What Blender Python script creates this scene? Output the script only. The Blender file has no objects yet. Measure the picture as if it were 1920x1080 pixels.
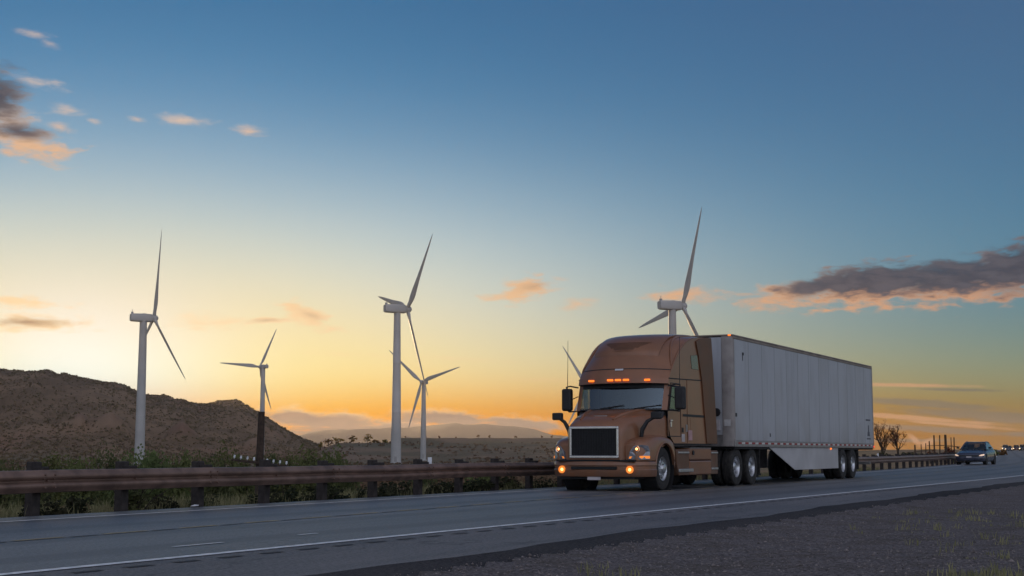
import bpy, bmesh, math, random
import numpy as np
from mathutils import Vector, Matrix, noise as mnoise

R = math.radians
rnd = random.Random(7)
scene = bpy.context.scene
col = scene.collection

# ------------------------------------------------------------------ camera
EYE = 0.91
PITCH = R(6.5877)
FPX = 2667.0
cam_data = bpy.data.cameras.new("camera")
cam = bpy.data.objects.new("camera", cam_data)
col.objects.link(cam)
scene.camera = cam
cam_data.sensor_width = 36.0
cam_data.lens = 36.0 * FPX / 1920.0
cam_data.clip_start = 0.1
cam_data.clip_end = 60000.0
cam.location = (0, 0, EYE)
cam.rotation_euler = (R(90) + PITCH, 0, 0)

# ------------------------------------------------------------------ light and exposure
SUN_AZ = -17.0      # degrees from +Y, negative = to the left
SUN_EL = 2.6
sun_d = bpy.data.lights.new("sun", 'SUN')
sun_d.energy = 2.6
sun_d.angle = R(0.6)
sun_d.color = (1.0, 0.66, 0.36)
sun = bpy.data.objects.new("sun", sun_d)
col.objects.link(sun)
sdir = Vector((math.sin(R(SUN_AZ)) * math.cos(R(SUN_EL)), math.cos(R(SUN_AZ)) * math.cos(R(SUN_EL)), math.sin(R(SUN_EL))))
sun.rotation_euler = sdir.to_track_quat('Z', 'Y').to_euler()
sun.location = sdir * 200
scene.view_settings.view_transform = 'Standard'
scene.view_settings.look = 'None'
scene.view_settings.exposure = 0.0
scene.view_settings.gamma = 1.0

ct, st = math.cos(PITCH), math.sin(PITCH)


def bearing(px, py):
    """azimuth (degrees, right positive) and elevation (degrees) of a direction in the photograph"""
    a = (px - 960) / FPX
    b = (540 - py) / FPX
    d = (a, ct - b * st, st + b * ct)
    return math.degrees(math.atan2(d[0], d[1])), math.degrees(math.atan2(d[2], math.hypot(d[0], d[1])))


def at(px, py, D):
    """the point at depth D (metres along +Y) seen at that place"""
    a = (px - 960) / FPX
    b = (540 - py) / FPX
    k = D / (ct - b * st)
    return Vector((a * k, D, EYE + (st + b * ct) * k))


# ------------------------------------------------------------------ world: evening sky with clouds
world = bpy.data.worlds.new("World")
scene.world = world
world.use_nodes = True
wt = world.node_tree


class NX:
    """tiny helper to write node maths as expressions"""
    def __init__(self, nt):
        self.nt = nt

    def m(self, op, a, b=None, c=None, clamp=False):
        n = self.nt.nodes.new('ShaderNodeMath')
        n.operation = op
        n.use_clamp = clamp
        for i, v in enumerate((a, b, c)):
            if v is None:
                continue
            if isinstance(v, (int, float)):
                n.inputs[i].default_value = v
            else:
                self.nt.links.new(v, n.inputs[i])
        return n.outputs[0]

    def ss(self, v, lo, hi, o0=0.0, o1=1.0):
        n = self.nt.nodes.new('ShaderNodeMapRange')
        n.interpolation_type = 'SMOOTHSTEP'
        self.nt.links.new(v, n.inputs[0])
        for i, x in zip((1, 2, 3, 4), (lo, hi, o0, o1)):
            n.inputs[i].default_value = x
        return n.outputs[0]

    def mix(self, f, a, b, blend='MIX'):
        n = self.nt.nodes.new('ShaderNodeMix')
        n.data_type = 'RGBA'
        n.blend_type = blend
        n.clamp_factor = True
        for i, v in ((0, f), (6, a), (7, b)):
            if isinstance(v, (int, float)):
                n.inputs[i].default_value = v
            elif isinstance(v, tuple):
                n.inputs[i].default_value = (*v, 1)
            else:
                self.nt.links.new(v, n.inputs[i])
        return n.outputs[2]


X = NX(wt)
sky = wt.nodes.new('ShaderNodeTexSky')
sky.sky_type = 'NISHITA'
sky.sun_disc = False
sky.sun_elevation = R(SUN_EL)
sky.sun_rotation = R(SUN_AZ)
sky.air_density = 1.0
sky.dust_density = 0.15
sky.ozone_density = 4.0
SKY_STRENGTH = 0.15
tc = wt.nodes.new('ShaderNodeTexCoord')
sep = wt.nodes.new('ShaderNodeSeparateXYZ')
wt.links.new(tc.outputs['Generated'], sep.inputs[0])
az = X.m('MULTIPLY', X.m('ARCTAN2', sep.outputs[0], sep.outputs[1]), 57.29578)
el = X.m('MULTIPLY', X.m('ARCSINE', sep.outputs[2]), 57.29578)
daz = X.m('SUBTRACT', az, SUN_AZ)
delv = X.m('SUBTRACT', el, 3.0)


def gauss(sa, se, shift=0.0):
    a = X.m('DIVIDE', daz, sa)
    e = X.m('DIVIDE', X.m('SUBTRACT', delv, shift), se)
    q = X.m('ADD', X.m('MULTIPLY', a, a), X.m('MULTIPLY', e, e))
    return X.m('EXPONENT', X.m('MULTIPLY', q, -1.0))


# the hazy air round the low sun scatters a broad warm glow
def vscale(colr, f):
    n = wt.nodes.new('ShaderNodeVectorMath')
    n.operation = 'SCALE'
    n.inputs[0].default_value = colr
    wt.links.new(f, n.inputs[3])
    return n.outputs[0]


def vadd(a, b):
    n = wt.nodes.new('ShaderNodeVectorMath')
    n.operation = 'ADD'
    wt.links.new(a, n.inputs[0])
    wt.links.new(b, n.inputs[1])
    return n.outputs[0]


K = 1.0 / SKY_STRENGTH
tint = wt.nodes.new('ShaderNodeVectorMath')
tint.operation = 'MULTIPLY'
wt.links.new(sky.outputs[0], tint.inputs[0])
tint.inputs[1].default_value = (0.7565, 0.8456, 0.8723)
skyc = tint.outputs[0]
for colr, sa, se, sh in (((0.0519, 0.2476, 0.7399), 6, 3.2, 0), ((-0.3759, -0.4824, -0.6337), 11, 5, 0.5), ((1.2146, 0.8909, 0.4505), 22, 6.5, 0.5), ((-0.0904, 0.0409, 0.1480), 22, 12, 3), ((-0.1910, -0.2228, -0.2205), 45, 3, -1.2), ((-0.1363, -0.0278, 0.0527), 45, 7, 0), ((0.1749, 0.1560, 0.0741), 90, 2.6, -1.2), ((-0.3969, 0.1212, 0.2670), 9, 2.2, -1.2), ((-0.2617, -0.7068, -0.4863), 30, 1.6, -2.2), ((0.0630, -0.1179, -0.1848), 30, 4, 0),):
    skyc = vadd(skyc, vscale(tuple(v * K for v in colr), gauss(sa, se, sh)))

# pale glow added overhead and opposite the sun to lift the ambient light
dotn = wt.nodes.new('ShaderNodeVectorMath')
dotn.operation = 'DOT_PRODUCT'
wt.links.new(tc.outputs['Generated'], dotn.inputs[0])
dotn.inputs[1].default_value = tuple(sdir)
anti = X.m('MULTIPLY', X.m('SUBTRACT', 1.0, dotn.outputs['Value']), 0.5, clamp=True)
anti_fill = X.m('POWER', anti, 1.6)
skyc = vadd(skyc, vscale((0.66 * K, 0.65 * K, 0.72 * K), anti_fill))

# clouds: soft clumps in the sky, each a cluster of noisy ellipses given by bearing and size in degrees
comb = wt.nodes.new('ShaderNodeCombineXYZ')
wt.links.new(az, comb.inputs[0])
wt.links.new(el, comb.inputs[1])
nz = wt.nodes.new('ShaderNodeTexNoise')
nz.inputs['Scale'].default_value = 1.15
nz.inputs['Detail'].default_value = 7.0
nz.inputs['Roughness'].default_value = 0.56
nz.inputs['Distortion'].default_value = 0.25
mp = wt.nodes.new('ShaderNodeMapping')
mp.inputs['Scale'].default_value = (0.85, 2.6, 1.0)
wt.links.new(comb.outputs[0], mp.inputs[0])
wt.links.new(mp.outputs[0], nz.inputs['Vector'])
nval = X.m('SUBTRACT', nz.outputs['Fac'], 0.5)
PXD = 57.29578 / FPX          # degrees for one photo pixel


def ellipses(lst, amp):
    out = None
    for (cx, cy, rx, ry, tilt, dens) in lst:
        a0, e0 = bearing(cx, cy) if cx is not None else cy
        mpn = wt.nodes.new('ShaderNodeMapping')
        mpn.vector_type = 'TEXTURE'
        mpn.inputs['Location'].default_value = (a0, e0, 0)
        mpn.inputs['Rotation'].default_value = (0, 0, R(tilt))
        mpn.inputs['Scale'].default_value = (rx * PXD, ry * PXD, 1)
        wt.links.new(comb.outputs[0], mpn.inputs[0])
        ln = wt.nodes.new('ShaderNodeVectorMath')
        ln.operation = 'LENGTH'
        wt.links.new(mpn.outputs[0], ln.inputs[0])
        v = X.m('SUBTRACT', 1.0, ln.outputs['Value'])
        v = X.m('MULTIPLY_ADD', nval, amp, v)
        v = X.m('MULTIPLY', v, dens)
        out = v if out is None else X.m('MAXIMUM', out, v)
    return out


OUT = [(None, (a, e), rx, ry, t, d) for a, e, rx, ry, t, d in (
    (-70, 12, 520, 70, 3, 1.0), (52, 10, 460, 75, 2, 1.0), (100, 16, 600, 90, 4, 1.0),
    (-140, 12, 600, 80, 3, 1.0), (165, 18, 700, 110, 0, 1.0))]
lit = ellipses([
    (50, 270, 105, 36, -6, 1.5), (0, 215, 75, 62, -8, 1.2), (62, 152, 72, 13, -11, 0.9), (125, 206, 42, 11, -5, 0.8), (110, 237, 32, 11, -4, 0.8),
    (174, 226, 20, 8, -8, 0.75), (258, 225, 26, 9, -8, 0.75), (345, 224, 62, 15, -3, 0.9), (465, 246, 38, 12, -4, 1.0), (58, 62, 42, 10, -6, 0.8), (95, 82, 28, 9, -14, 0.8),
    (40, 606, 150, 20, 1, 1.4), (40, 567, 95, 15, 0, 1.4), (395, 604, 95, 22, 0, 0.8), (505, 602, 56, 10, 4, 1.3), (578, 592, 66, 25, -20, 1.6),
    (980, 544, 80, 26, 13, 1.7), (1085, 570, 46, 18, 10, 0.8), (1290, 553, 90, 20, 0, 1.3),
    (1470, 553, 110, 28, 8, 1.5), (1620, 541, 170, 44, 4, 2.0), (1790, 535, 200, 42, 3, 2.0), (1915, 512, 130, 52, 8, 2.0),
    (600, 788, 200, 24, -4, 1.5), (830, 782, 120, 20, -2, 1.4), (975, 793, 95, 18, -4, 1.4), (720, 802, 280, 20, 0, 1.3),
    (640, 664, 130, 5, -2, 0.4), (880, 674, 130, 5, -3, 0.35), (1010, 712, 130, 7, -2, 0.35)] + OUT, 2.3)
dark = ellipses([
    (34, 246, 80, 22, -6, 1.1), (-5, 185, 66, 66, -8, 1.3), (45, 604, 110, 12, 1, 0.65), (500, 601, 40, 6, 4, 0.40), (585, 592, 36, 11, -20, 0.30), (1000, 537, 46, 11, 12, 0.32),
    (1535, 536, 105, 22, 8, 1.5), (1640, 526, 160, 36, 3, 2.0), (1790, 519, 200, 38, 3, 2.0), (1920, 500, 130, 50, 8, 2.0),
    (600, 790, 200, 19, -4, 1.7), (830, 785, 115, 16, -2, 1.9), (975, 796, 90, 15, -4, 1.9), (730, 808, 300, 18, 0, 1.9)] + OUT, 1.6)
bands = ellipses([(1800, 731, 110, 4, -2, 1.2), (1740, 757, 170, 10, -5, 1.5), (1890, 783, 230, 13, -5, 1.6), (1760, 806, 190, 8, -4, 1.4), (1930, 815, 120, 6, -2, 1.2), (1700, 826, 120, 5, 0, 1.2)], 0.8)
warm = ellipses([(1690, 722, 170, 5, -2, 1.2), (1700, 783, 210, 6, -5, 1.4), (1800, 797, 130, 5, -5, 1.2), (1716, 825, 22, 8, -40, 1.2), (1738, 830, 24, 9, 20, 1.2)], 0.8)
litcol = X.mix(gauss(20.0, 7.5, 0.0), X.mix(X.ss(el, 11.0, 13.5), (0.62 * K, 0.30 * K, 0.16 * K), (0.66 * K, 0.50 * K, 0.42 * K)), (1.05 * K, 0.76 * K, 0.42 * K))
darkcol = X.mix(gauss(19.0, 7.0, 0.0), (0.022 * K, 0.044 * K, 0.080 * K), (0.20 * K, 0.105 * K, 0.088 * K))
wisp = X.ss(nz.outputs['Fac'], 0.36, 0.66)
darkcol = X.mix(X.m('MULTIPLY', wisp, 0.55), darkcol, X.mix(gauss(19.0, 7.0, 0.0), (0.085 * K, 0.098 * K, 0.135 * K), (0.42 * K, 0.22 * K, 0.12 * K)))
skyc = X.mix(X.ss(lit, -0.05, 1.35, 0.0, 0.95), skyc, litcol)
skyc = X.mix(X.ss(dark, -0.05, 1.05, 0.0, 0.97), skyc, darkcol)
skyc = X.mix(X.ss(bands, 0.0, 0.9, 0.0, 0.62), skyc, (0.085 * K, 0.100 * K, 0.105 * K))
skyc = X.mix(X.ss(warm, 0.0, 0.9, 0.0, 0.60), skyc, (0.66 * K, 0.32 * K, 0.17 * K))
bg = wt.nodes['Background']
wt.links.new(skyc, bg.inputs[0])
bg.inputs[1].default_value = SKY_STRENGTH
world.cycles.sampling_method = 'MANUAL'
world.cycles.sample_map_resolution = 512
scene.cycles.max_bounces = 6
scene.cycles.diffuse_bounces = 2
scene.cycles.glossy_bounces = 3
scene.cycles.transparent_max_bounces = 12
scene.cycles.volume_bounces = 0

# ------------------------------------------------------------------ the road's own frame: s across (towards the camera +), t along (away)
U = np.array([0.45558599, 0.89019178])
N = np.array([0.89019178, -0.45558599])


def ss(a, b, v):
    u = np.clip((np.asarray(v, float) - a) / (b - a), 0, 1)
    return u * u * (3 - 2 * u)


def _iss(a, b, t):           # integral of smoothstep
    t = np.asarray(t, float)
    u = np.clip((t - a) / (b - a), 0, 1)
    return (b - a) * (u ** 3 - u ** 4 / 2) + np.maximum(t - b, 0)


def bend(t):
    return 0.143 * _iss(60, 140, t)


def rise(t):
    return 0.0036 * _iss(40, 80, t) - 0.012 * _iss(460, 700, t)


def RW(s, t, z=0.0):
    """road frame to world"""
    s2 = s - float(bend(t))
    return Vector((s2 * N[0] + t * U[0], s2 * N[1] + t * U[1], z + float(rise(t))))


def lerp_t(t, pts):
    return float(np.interp(t, [p[0] for p in pts], [p[1] for p in pts]))


def s_rail(t):
    return lerp_t(t, [(-60, -15.3), (10, -15.45), (15.6, -15.62), (32, -16.2), (60, -16.3), (700, -16.3)])


def s_far(t):
    return lerp_t(t, [(-60, -13.6), (0, -14.1), (17, -14.65), (32, -15.15), (700, -15.2)])


def s_mid(t):
    return lerp_t(t, [(-60, -10.4), (0, -10.9), (13, -11.4), (25, -12.1), (32, -12.15), (700, -11.9)])


def s_near(t):
    return lerp_t(t, [(-60, -8.5), (10, -8.3), (22, -8.22), (55, -7.75), (700, -7.9)])


def heading(t):
    """unit direction away along the road at t"""
    a, b = RW(-12, t - .5), RW(-12, t + .5)
    d = (b - a).normalized()
    return d


# ------------------------------------------------------------------ mesh helpers
class MB:
    def __init__(self):
        self.v = []
        self.f = []

    def add(self, vs, fs):
        o = len(self.v)
        self.v += [tuple(p) for p in vs]
        self.f += [tuple(i + o for i in f) for f in fs]
        return self

    def box(self, x0, x1, y0, y1, z0, z1):
        vs = [(x, y, z) for x in (x0, x1) for y in (y0, y1) for z in (z0, z1)]
        return self.add(vs, [(0, 1, 3, 2), (4, 6, 7, 5), (0, 4, 5, 1), (2, 3, 7, 6), (0, 2, 6, 4), (1, 5, 7, 3)])

    def tube(self, pts, rad, seg=8, caps=True):
        pts = [Vector(p) for p in pts]
        if not isinstance(rad, (list, tuple)):
            rad = [rad] * len(pts)
        rings = []
        up = Vector((0, 0, 1))
        for i, p in enumerate(pts):
            d = (pts[min(i + 1, len(pts) - 1)] - pts[max(i - 1, 0)]).normalized()
            ref = up if abs(d.z) < 0.95 else Vector((1, 0, 0))
            a = d.cross(ref).normalized()
            b = d.cross(a).normalized()
            rings.append([p + (a * math.cos(2 * math.pi * k / seg) + b * math.sin(2 * math.pi * k / seg)) * rad[i] for k in range(seg)])
        return self.rings(rings, True, caps)

    def rings(self, rings, closed=True, caps=True):
        seg = len(rings[0])
        vs = [p for r in rings for p in r]
        fs = []
        for i in range(len(rings) - 1):
            for k in range(seg if closed else seg - 1):
                k2 = (k + 1) % seg
                fs.append((i * seg + k, i * seg + k2, (i + 1) * seg + k2, (i + 1) * seg + k))
        if caps and closed:
            fs.append(tuple(range(seg))[::-1])
            fs.append(tuple((len(rings) - 1) * seg + k for k in range(seg)))
        return self.add(vs, fs)

    def lathe(self, prof, axis='y', seg=32, origin=(0, 0, 0), caps=False):
        """prof = [(radius, along)]"""
        o = Vector(origin)
        rings = []
        for r, h in prof:
            ring = []
            for k in range(seg):
                a = 2 * math.pi * k / seg
                c, s_ = math.cos(a) * r, math.sin(a) * r
                p = {'x': (h, c, s_), 'y': (c, h, s_), 'z': (c, s_, h)}[axis]
                ring.append(o + Vector(p))
            rings.append(ring)
        return self.rings(rings, True, caps)

    def prism(self, poly, a0, a1, axis='y'):
        """polygon in the two other axes (x,z for y; y,z for x; x,y for z) extruded from a0 to a1"""
        def P(p, a):
            return {'y': (p[0], a, p[1]), 'x': (a, p[0], p[1]), 'z': (p[0], p[1], a)}[axis]
        n = len(poly)
        vs = [P(p, a0) for p in poly] + [P(p, a1) for p in poly]
        fs = [tuple(range(n)), tuple(range(2 * n - 1, n - 1, -1))]
        fs += [(i, n + i, n + (i + 1) % n, (i + 1) % n) for i in range(n)]
        return self.add(vs, fs)

    def build(self, name, mat, parent=None, smooth=None, bevel=0.0, bseg=2):
        me = bpy.data.meshes.new(name)
        me.from_pydata(self.v, [], self.f)
        bm = bmesh.new()
        bm.from_mesh(me)
        bmesh.ops.recalc_face_normals(bm, faces=bm.faces)
        if bevel > 0:
            ed = [e for e in bm.edges if len(e.link_faces) == 2 and e.calc_face_angle(0) > 0.5]
            bmesh.ops.bevel(bm, geom=ed, offset=bevel, segments=bseg, affect='EDGES', profile=0.5, clamp_overlap=True)
        bm.to_mesh(me)
        bm.free()
        if smooth is not None:
            me.polygons.foreach_set('use_smooth', [True] * len(me.polygons))
            me.set_sharp_from_angle(angle=R(smooth))
        me.materials.append(mat)
        ob = bpy.data.objects.new(name, me)
        col.objects.link(ob)
        if parent is not None:
            ob.parent = parent
        return ob


def tag(o, label=None, cat=None, group=None, kind=None):
    if label:
        o['label'] = label
    if cat:
        o['category'] = cat
    if group:
        o['group'] = group
    if kind:
        o['kind'] = kind
    return o


def empty(name, loc=(0, 0, 0), rz=0.0, label=None, cat=None, group=None):
    o = bpy.data.objects.new(name, None)
    o.empty_display_size = 0.3
    col.objects.link(o)
    o.location = loc
    o.rotation_euler = (0, 0, rz)
    return tag(o, label, cat, group)


def share(name, me, parent, loc=(0, 0, 0), rot=(0, 0, 0), scale=(1, 1, 1)):
    o = bpy.data.objects.new(name, me)
    col.objects.link(o)
    o.parent = parent
    o.location = loc
    o.rotation_euler = rot
    o.scale = scale
    return o


def copy_tree(o, parent=None):
    c = o.copy()
    col.objects.link(c)
    c.parent = parent
    for ch in o.children:
        copy_tree(ch, c)
    return c


# ------------------------------------------------------------------ materials
def mat(name, base, rough=0.6, metal=0.0, var=0.15, nscale=6.0, bump=0.0, bscale=40.0, coat=0.0, emit=None, estr=0.0, base2=None, spec=0.5, subsurf=0.0, objvar=0.0, dust=0.0):
    m = bpy.data.materials.new(name)
    m.use_nodes = True
    nt = m.node_tree
    b = nt.nodes['Principled BSDF']
    b.inputs['Roughness'].default_value = rough
    b.inputs['Metallic'].default_value = metal
    b.inputs['Coat Weight'].default_value = coat
    b.inputs['Coat Roughness'].default_value = 0.08
    b.inputs['Specular IOR Level'].default_value = spec
    x = NX(nt)
    t = nt.nodes.new('ShaderNodeTexCoord')
    n = nt.nodes.new('ShaderNodeTexNoise')
    n.inputs['Scale'].default_value = nscale
    n.inputs['Detail'].default_value = 5
    nt.links.new(t.outputs['Object'], n.inputs['Vector'])
    lo = tuple(c * (1 - var) for c in base)
    hi = base2 if base2 else tuple(min(1, c * (1 + var)) for c in base)
    f = x.ss(n.outputs['Fac'], 0.3, 0.7)
    c = x.mix(f, lo, hi)
    if objvar:
        oi = nt.nodes.new('ShaderNodeObjectInfo')
        hs = nt.nodes.new('ShaderNodeHueSaturation')
        nt.links.new(c, hs.inputs['Color'])
        nt.links.new(x.m('MULTIPLY_ADD', oi.outputs['Random'], objvar, 1 - objvar / 2), hs.inputs['Value'])
        nt.links.new(x.m('MULTIPLY_ADD', oi.outputs['Random'], 0.06, 0.47), hs.inputs['Hue'])
        c = hs.outputs[0]
    if dust:
        sz_ = nt.nodes.new('ShaderNodeSeparateXYZ')
        nt.links.new(t.outputs['Object'], sz_.inputs[0])
        n3 = nt.nodes.new('ShaderNodeTexNoise')
        n3.inputs['Scale'].default_value = 3.5
        n3.inputs['Detail'].default_value = 6
        nt.links.new(t.outputs['Object'], n3.inputs['Vector'])
        dk = x.m('MULTIPLY', x.ss(sz_.outputs[2], 0.25, 1.7, dust, 0.08), x.ss(n3.outputs['Fac'], .36, .64, .25, 1.0))
        c = x.mix(dk, c, (0.165, 0.135, 0.110))
    nt.links.new(c, b.inputs['Base Color'])
    if bump:
        n2 = nt.nodes.new('ShaderNodeTexNoise')
        n2.inputs['Scale'].default_value = bscale
        n2.inputs['Detail'].default_value = 4
        nt.links.new(t.outputs['Object'], n2.inputs['Vector'])
        bp = nt.nodes.new('ShaderNodeBump')
        bp.inputs['Strength'].default_value = bump
        bp.inputs['Distance'].default_value = 0.02
        nt.links.new(n2.outputs['Fac'], bp.inputs['Height'])
        nt.links.new(bp.outputs[0], b.inputs['Normal'])
    rv = x.m('MULTIPLY_ADD', n.outputs['Fac'], 0.16, rough - 0.08, clamp=True)
    nt.links.new(rv, b.inputs['Roughness'])
    if emit:
        b.inputs['Emission Color'].default_value = (*emit, 1)
        b.inputs['Emission Strength'].default_value = estr
    return m


def leafmat(name, c1, c2, objvar=0.3, transl=0.35):
    m = bpy.data.materials.new(name)
    m.use_nodes = True
    nt = m.node_tree
    b = nt.nodes['Principled BSDF']
    b.inputs['Roughness'].default_value = 0.75
    b.inputs['Specular IOR Level'].default_value = 0.15
    x = NX(nt)
    t = nt.nodes.new('ShaderNodeTexCoord')
    n = nt.nodes.new('ShaderNodeTexNoise')
    n.inputs['Scale'].default_value = 3.0
    n.inputs['Detail'].default_value = 4
    nt.links.new(t.outputs['Object'], n.inputs['Vector'])
    c = x.mix(x.ss(n.outputs['Fac'], 0.35, 0.65), c1, c2)
    oi = nt.nodes.new('ShaderNodeObjectInfo')
    hs = nt.nodes.new('ShaderNodeHueSaturation')
    nt.links.new(c, hs.inputs['Color'])
    nt.links.new(x.m('MULTIPLY_ADD', oi.outputs['Random'], objvar, 1 - objvar / 2), hs.inputs['Value'])
    nt.links.new(x.m('MULTIPLY_ADD', oi.outputs['Random'], 0.05, 0.475), hs.inputs['Hue'])
    nt.links.new(hs.outputs[0], b.inputs['Base Color'])
    tr = nt.nodes.new('ShaderNodeBsdfTranslucent')
    nt.links.new(hs.outputs[0], tr.inputs[0])
    mx = nt.nodes.new('ShaderNodeMixShader')
    mx.inputs[0].default_value = transl
    nt.links.new(b.outputs[0], mx.inputs[1])
    nt.links.new(tr.outputs[0], mx.inputs[2])
    nt.links.new(mx.outputs[0], nt.nodes['Material Output'].inputs[0])
    return m


def glassmat(name, tint, gloss=0.10, rough=0.03):
    m = bpy.data.materials.new(name)
    m.use_nodes = True
    nt = m.node_tree
    nt.nodes.remove(nt.nodes['Principled BSDF'])
    x = NX(nt)
    tr = nt.nodes.new('ShaderNodeBsdfTransparent')
    t = nt.nodes.new('ShaderNodeTexCoord')
    n = nt.nodes.new('ShaderNodeTexNoise')
    n.inputs['Scale'].default_value = 4
    nt.links.new(t.outputs['Object'], n.inputs['Vector'])
    nt.links.new(x.mix(n.outputs['Fac'], tuple(c * .92 for c in tint), tint), tr.inputs[0])
    gl = nt.nodes.new('ShaderNodeBsdfGlossy')
    gl.inputs['Roughness'].default_value = rough
    gl.inputs['Color'].default_value = (0.72, 0.90, 1.0, 1)
    fr = nt.nodes.new('ShaderNodeLayerWeight')
    fr.inputs[0].default_value = 0.35
    mx = nt.nodes.new('ShaderNodeMixShader')
    nt.links.new(x.m('MULTIPLY_ADD', fr.outputs['Fresnel'], 0.8, gloss, clamp=True), mx.inputs[0])
    nt.links.new(tr.outputs[0], mx.inputs[1])
    nt.links.new(gl.outputs[0], mx.inputs[2])
    nt.links.new(mx.outputs[0], nt.nodes['Material Output'].inputs[0])
    return m


M = {}
M['bronze'] = mat('bronze_paint', (0.29, 0.120, 0.055), 0.40, 0.14, 0.10, 2.0, coat=0.5, dust=0.36)
M['bronze_dark'] = mat('bronze_fairing_paint', (0.140, 0.054, 0.020), 0.5, 0.0, 0.12, 2.0, coat=0.1, dust=0.45)
M['black'] = mat('black_plastic', (0.018, 0.018, 0.020), 0.55, 0, 0.2, 8)
M['blackmetal'] = mat('chassis_metal', (0.012, 0.012, 0.013), 0.7, 0, 0.3, 5)
M['rubber'] = mat('tyre_rubber', (0.016, 0.016, 0.016), 0.85, 0, 0.25, 12, bump=0.2, bscale=60, base2=(0.045, 0.040, 0.036))
M['chrome'] = mat('bright_trim', (0.78, 0.79, 0.80), 0.20, 0.95, 0.06, 6)
M['alu'] = mat('polished_aluminium', (0.60, 0.61, 0.63), 0.30, 0.9, 0.12, 9)
M['alu_dull'] = mat('dull_aluminium', (0.36, 0.34, 0.33), 0.45, 0.6, 0.15, 7)
M['trailer'] = mat('trailer_white_panel', (0.44, 0.45, 0.475), 0.45, 0, 0.05, 0.9, coat=0.1)
M['trailer2'] = mat('trailer_white_panel_worn', (0.42, 0.43, 0.455), 0.47, 0, 0.06, 1.1, coat=0.1)
M['skirt'] = mat('trailer_skirt_panel', (0.40, 0.40, 0.42), 0.5, 0, 0.10, 0.8)
M['rust_rail'] = mat('trailer_corner_post', (0.34, 0.305, 0.285), 0.5, 0.2, 0.15, 3)
M['railtan'] = mat('trailer_top_rail', (0.30, 0.24, 0.20), 0.5, 0.4, 0.2, 2)
M['amber'] = mat('amber_lamp', (0.6, 0.12, 0.01), 0.3, emit=(1.0, 0.20, 0.02), estr=1.5)
M['turn'] = mat('turn_lamp', (0.6, 0.16, 0.02), 0.3, emit=(1.0, 0.28, 0.04), estr=0.8)
M['red_lamp'] = mat('red_lamp', (0.5, 0.02, 0.01), 0.3, emit=(1.0, 0.05, 0.02), estr=1.2)
M['head'] = mat('lit_headlamp', (0.9, 0.8, 0.6), 0.2, emit=(1.0, 0.40, 0.11), estr=3.4)
M['fog'] = mat('lit_fog_lamp', (0.9, 0.8, 0.6), 0.2, emit=(1.0, 0.38, 0.10), estr=3.4)
M['carlamp'] = mat('car_headlamp', (0.8, 0.75, 0.7), 0.15, emit=(1.0, 0.62, 0.35), estr=0.55)
M['carlamp_on'] = mat('car_headlamp_lit', (0.8, 0.75, 0.7), 0.15, emit=(1.0, 0.72, 0.45), estr=3.0)
M['lens'] = mat('lamp_housing', (0.32, 0.33, 0.36), 0.18, 0.5, 0.2, 14, coat=0.8)
M['red'] = mat('red_reflective_tape', (0.32, 0.03, 0.03), 0.5)
M['white'] = mat('white_reflective_tape', (0.62, 0.60, 0.58), 0.5)
M['placard'] = mat('pale_placard', (0.55, 0.50, 0.50), 0.6)
M['pink'] = mat('pink_placard', (0.50, 0.30, 0.30), 0.6)
M['ink'] = mat('dark_print', (0.10, 0.10, 0.12), 0.6)
M['seat'] = mat('seat_fabric', (0.05, 0.05, 0.055), 0.85)
M['curtain'] = mat('cab_lining', (0.045, 0.05, 0.06), 0.9)
M['glass'] = glassmat('windshield_glass', (0.86, 0.90, 0.84), 0.15)
M['sideglass'] = glassmat('side_window_glass', (0.92, 0.94, 0.80), 0.03)
M['darkglass'] = mat('dark_tinted_glass', (0.010, 0.012, 0.014), 0.08, 0, 0.1, 3, coat=1.0)
M['tower'] = mat('turbine_white_paint', (0.47, 0.455, 0.435), 0.5, 0, 0.10, 0.12)
M['tower_brown'] = mat('turbine_rust_brown', (0.060, 0.040, 0.028), 0.7, 0, 0.25, 0.5)
M['rail'] = mat('weathered_steel', (0.235, 0.150, 0.115), 0.44, 0.4, 0.30, 2.5, bump=0.15, bscale=25)
M['post'] = mat('dark_timber_post', (0.045, 0.036, 0.033), 0.85, 0, 0.35, 9, bump=0.4, bscale=30)
M['wood'] = mat('weathered_pole_timber', (0.055, 0.035, 0.024), 0.85, 0, 0.35, 7, bump=0.4, bscale=20)
M['bark'] = mat('dark_bark', (0.028, 0.020, 0.016), 0.9, 0, 0.3, 8)
M['twig'] = mat('twig_bark', (0.045, 0.033, 0.025), 0.9, 0, 0.3, 8)
M['paint_white'] = mat('road_paint_white', (0.80, 0.80, 0.80), 0.6, 0, 0.25, 9)
M['paint_yellow'] = mat('road_paint_yellow', (0.34, 0.27, 0.15), 0.7, 0, 0.35, 9)
M['tar'] = mat('tar_seal', (0.036, 0.034, 0.035), 0.7, 0, 0.3, 9)
M['ceramic'] = mat('white_ceramic', (0.75, 0.76, 0.78), 0.25)
M['wire'] = mat('wire_metal', (0.05, 0.045, 0.045), 0.6, 0.5)
M['leaf_green'] = leafmat('leaf_green', (0.115, 0.140, 0.050), (0.200, 0.220, 0.082))
M['leaf_olive'] = leafmat('leaf_olive', (0.085, 0.105, 0.040), (0.160, 0.165, 0.070))
M['leaf_dark'] = leafmat('leaf_dark', (0.035, 0.042, 0.022), (0.080, 0.078, 0.040))
M['leaf_gold'] = leafmat('leaf_gold', (0.26, 0.17, 0.035), (0.42, 0.27, 0.05), transl=0.65)
M['leaf_rust'] = leafmat('leaf_rust', (0.130, 0.055, 0.030), (0.200, 0.095, 0.045))
M['scrub'] = leafmat('hill_scrub', (0.175, 0.122, 0.068), (0.265, 0.178, 0.100))
M['drygrass'] = leafmat('dry_grass', (0.230, 0.205, 0.105), (0.380, 0.320, 0.175))
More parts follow.
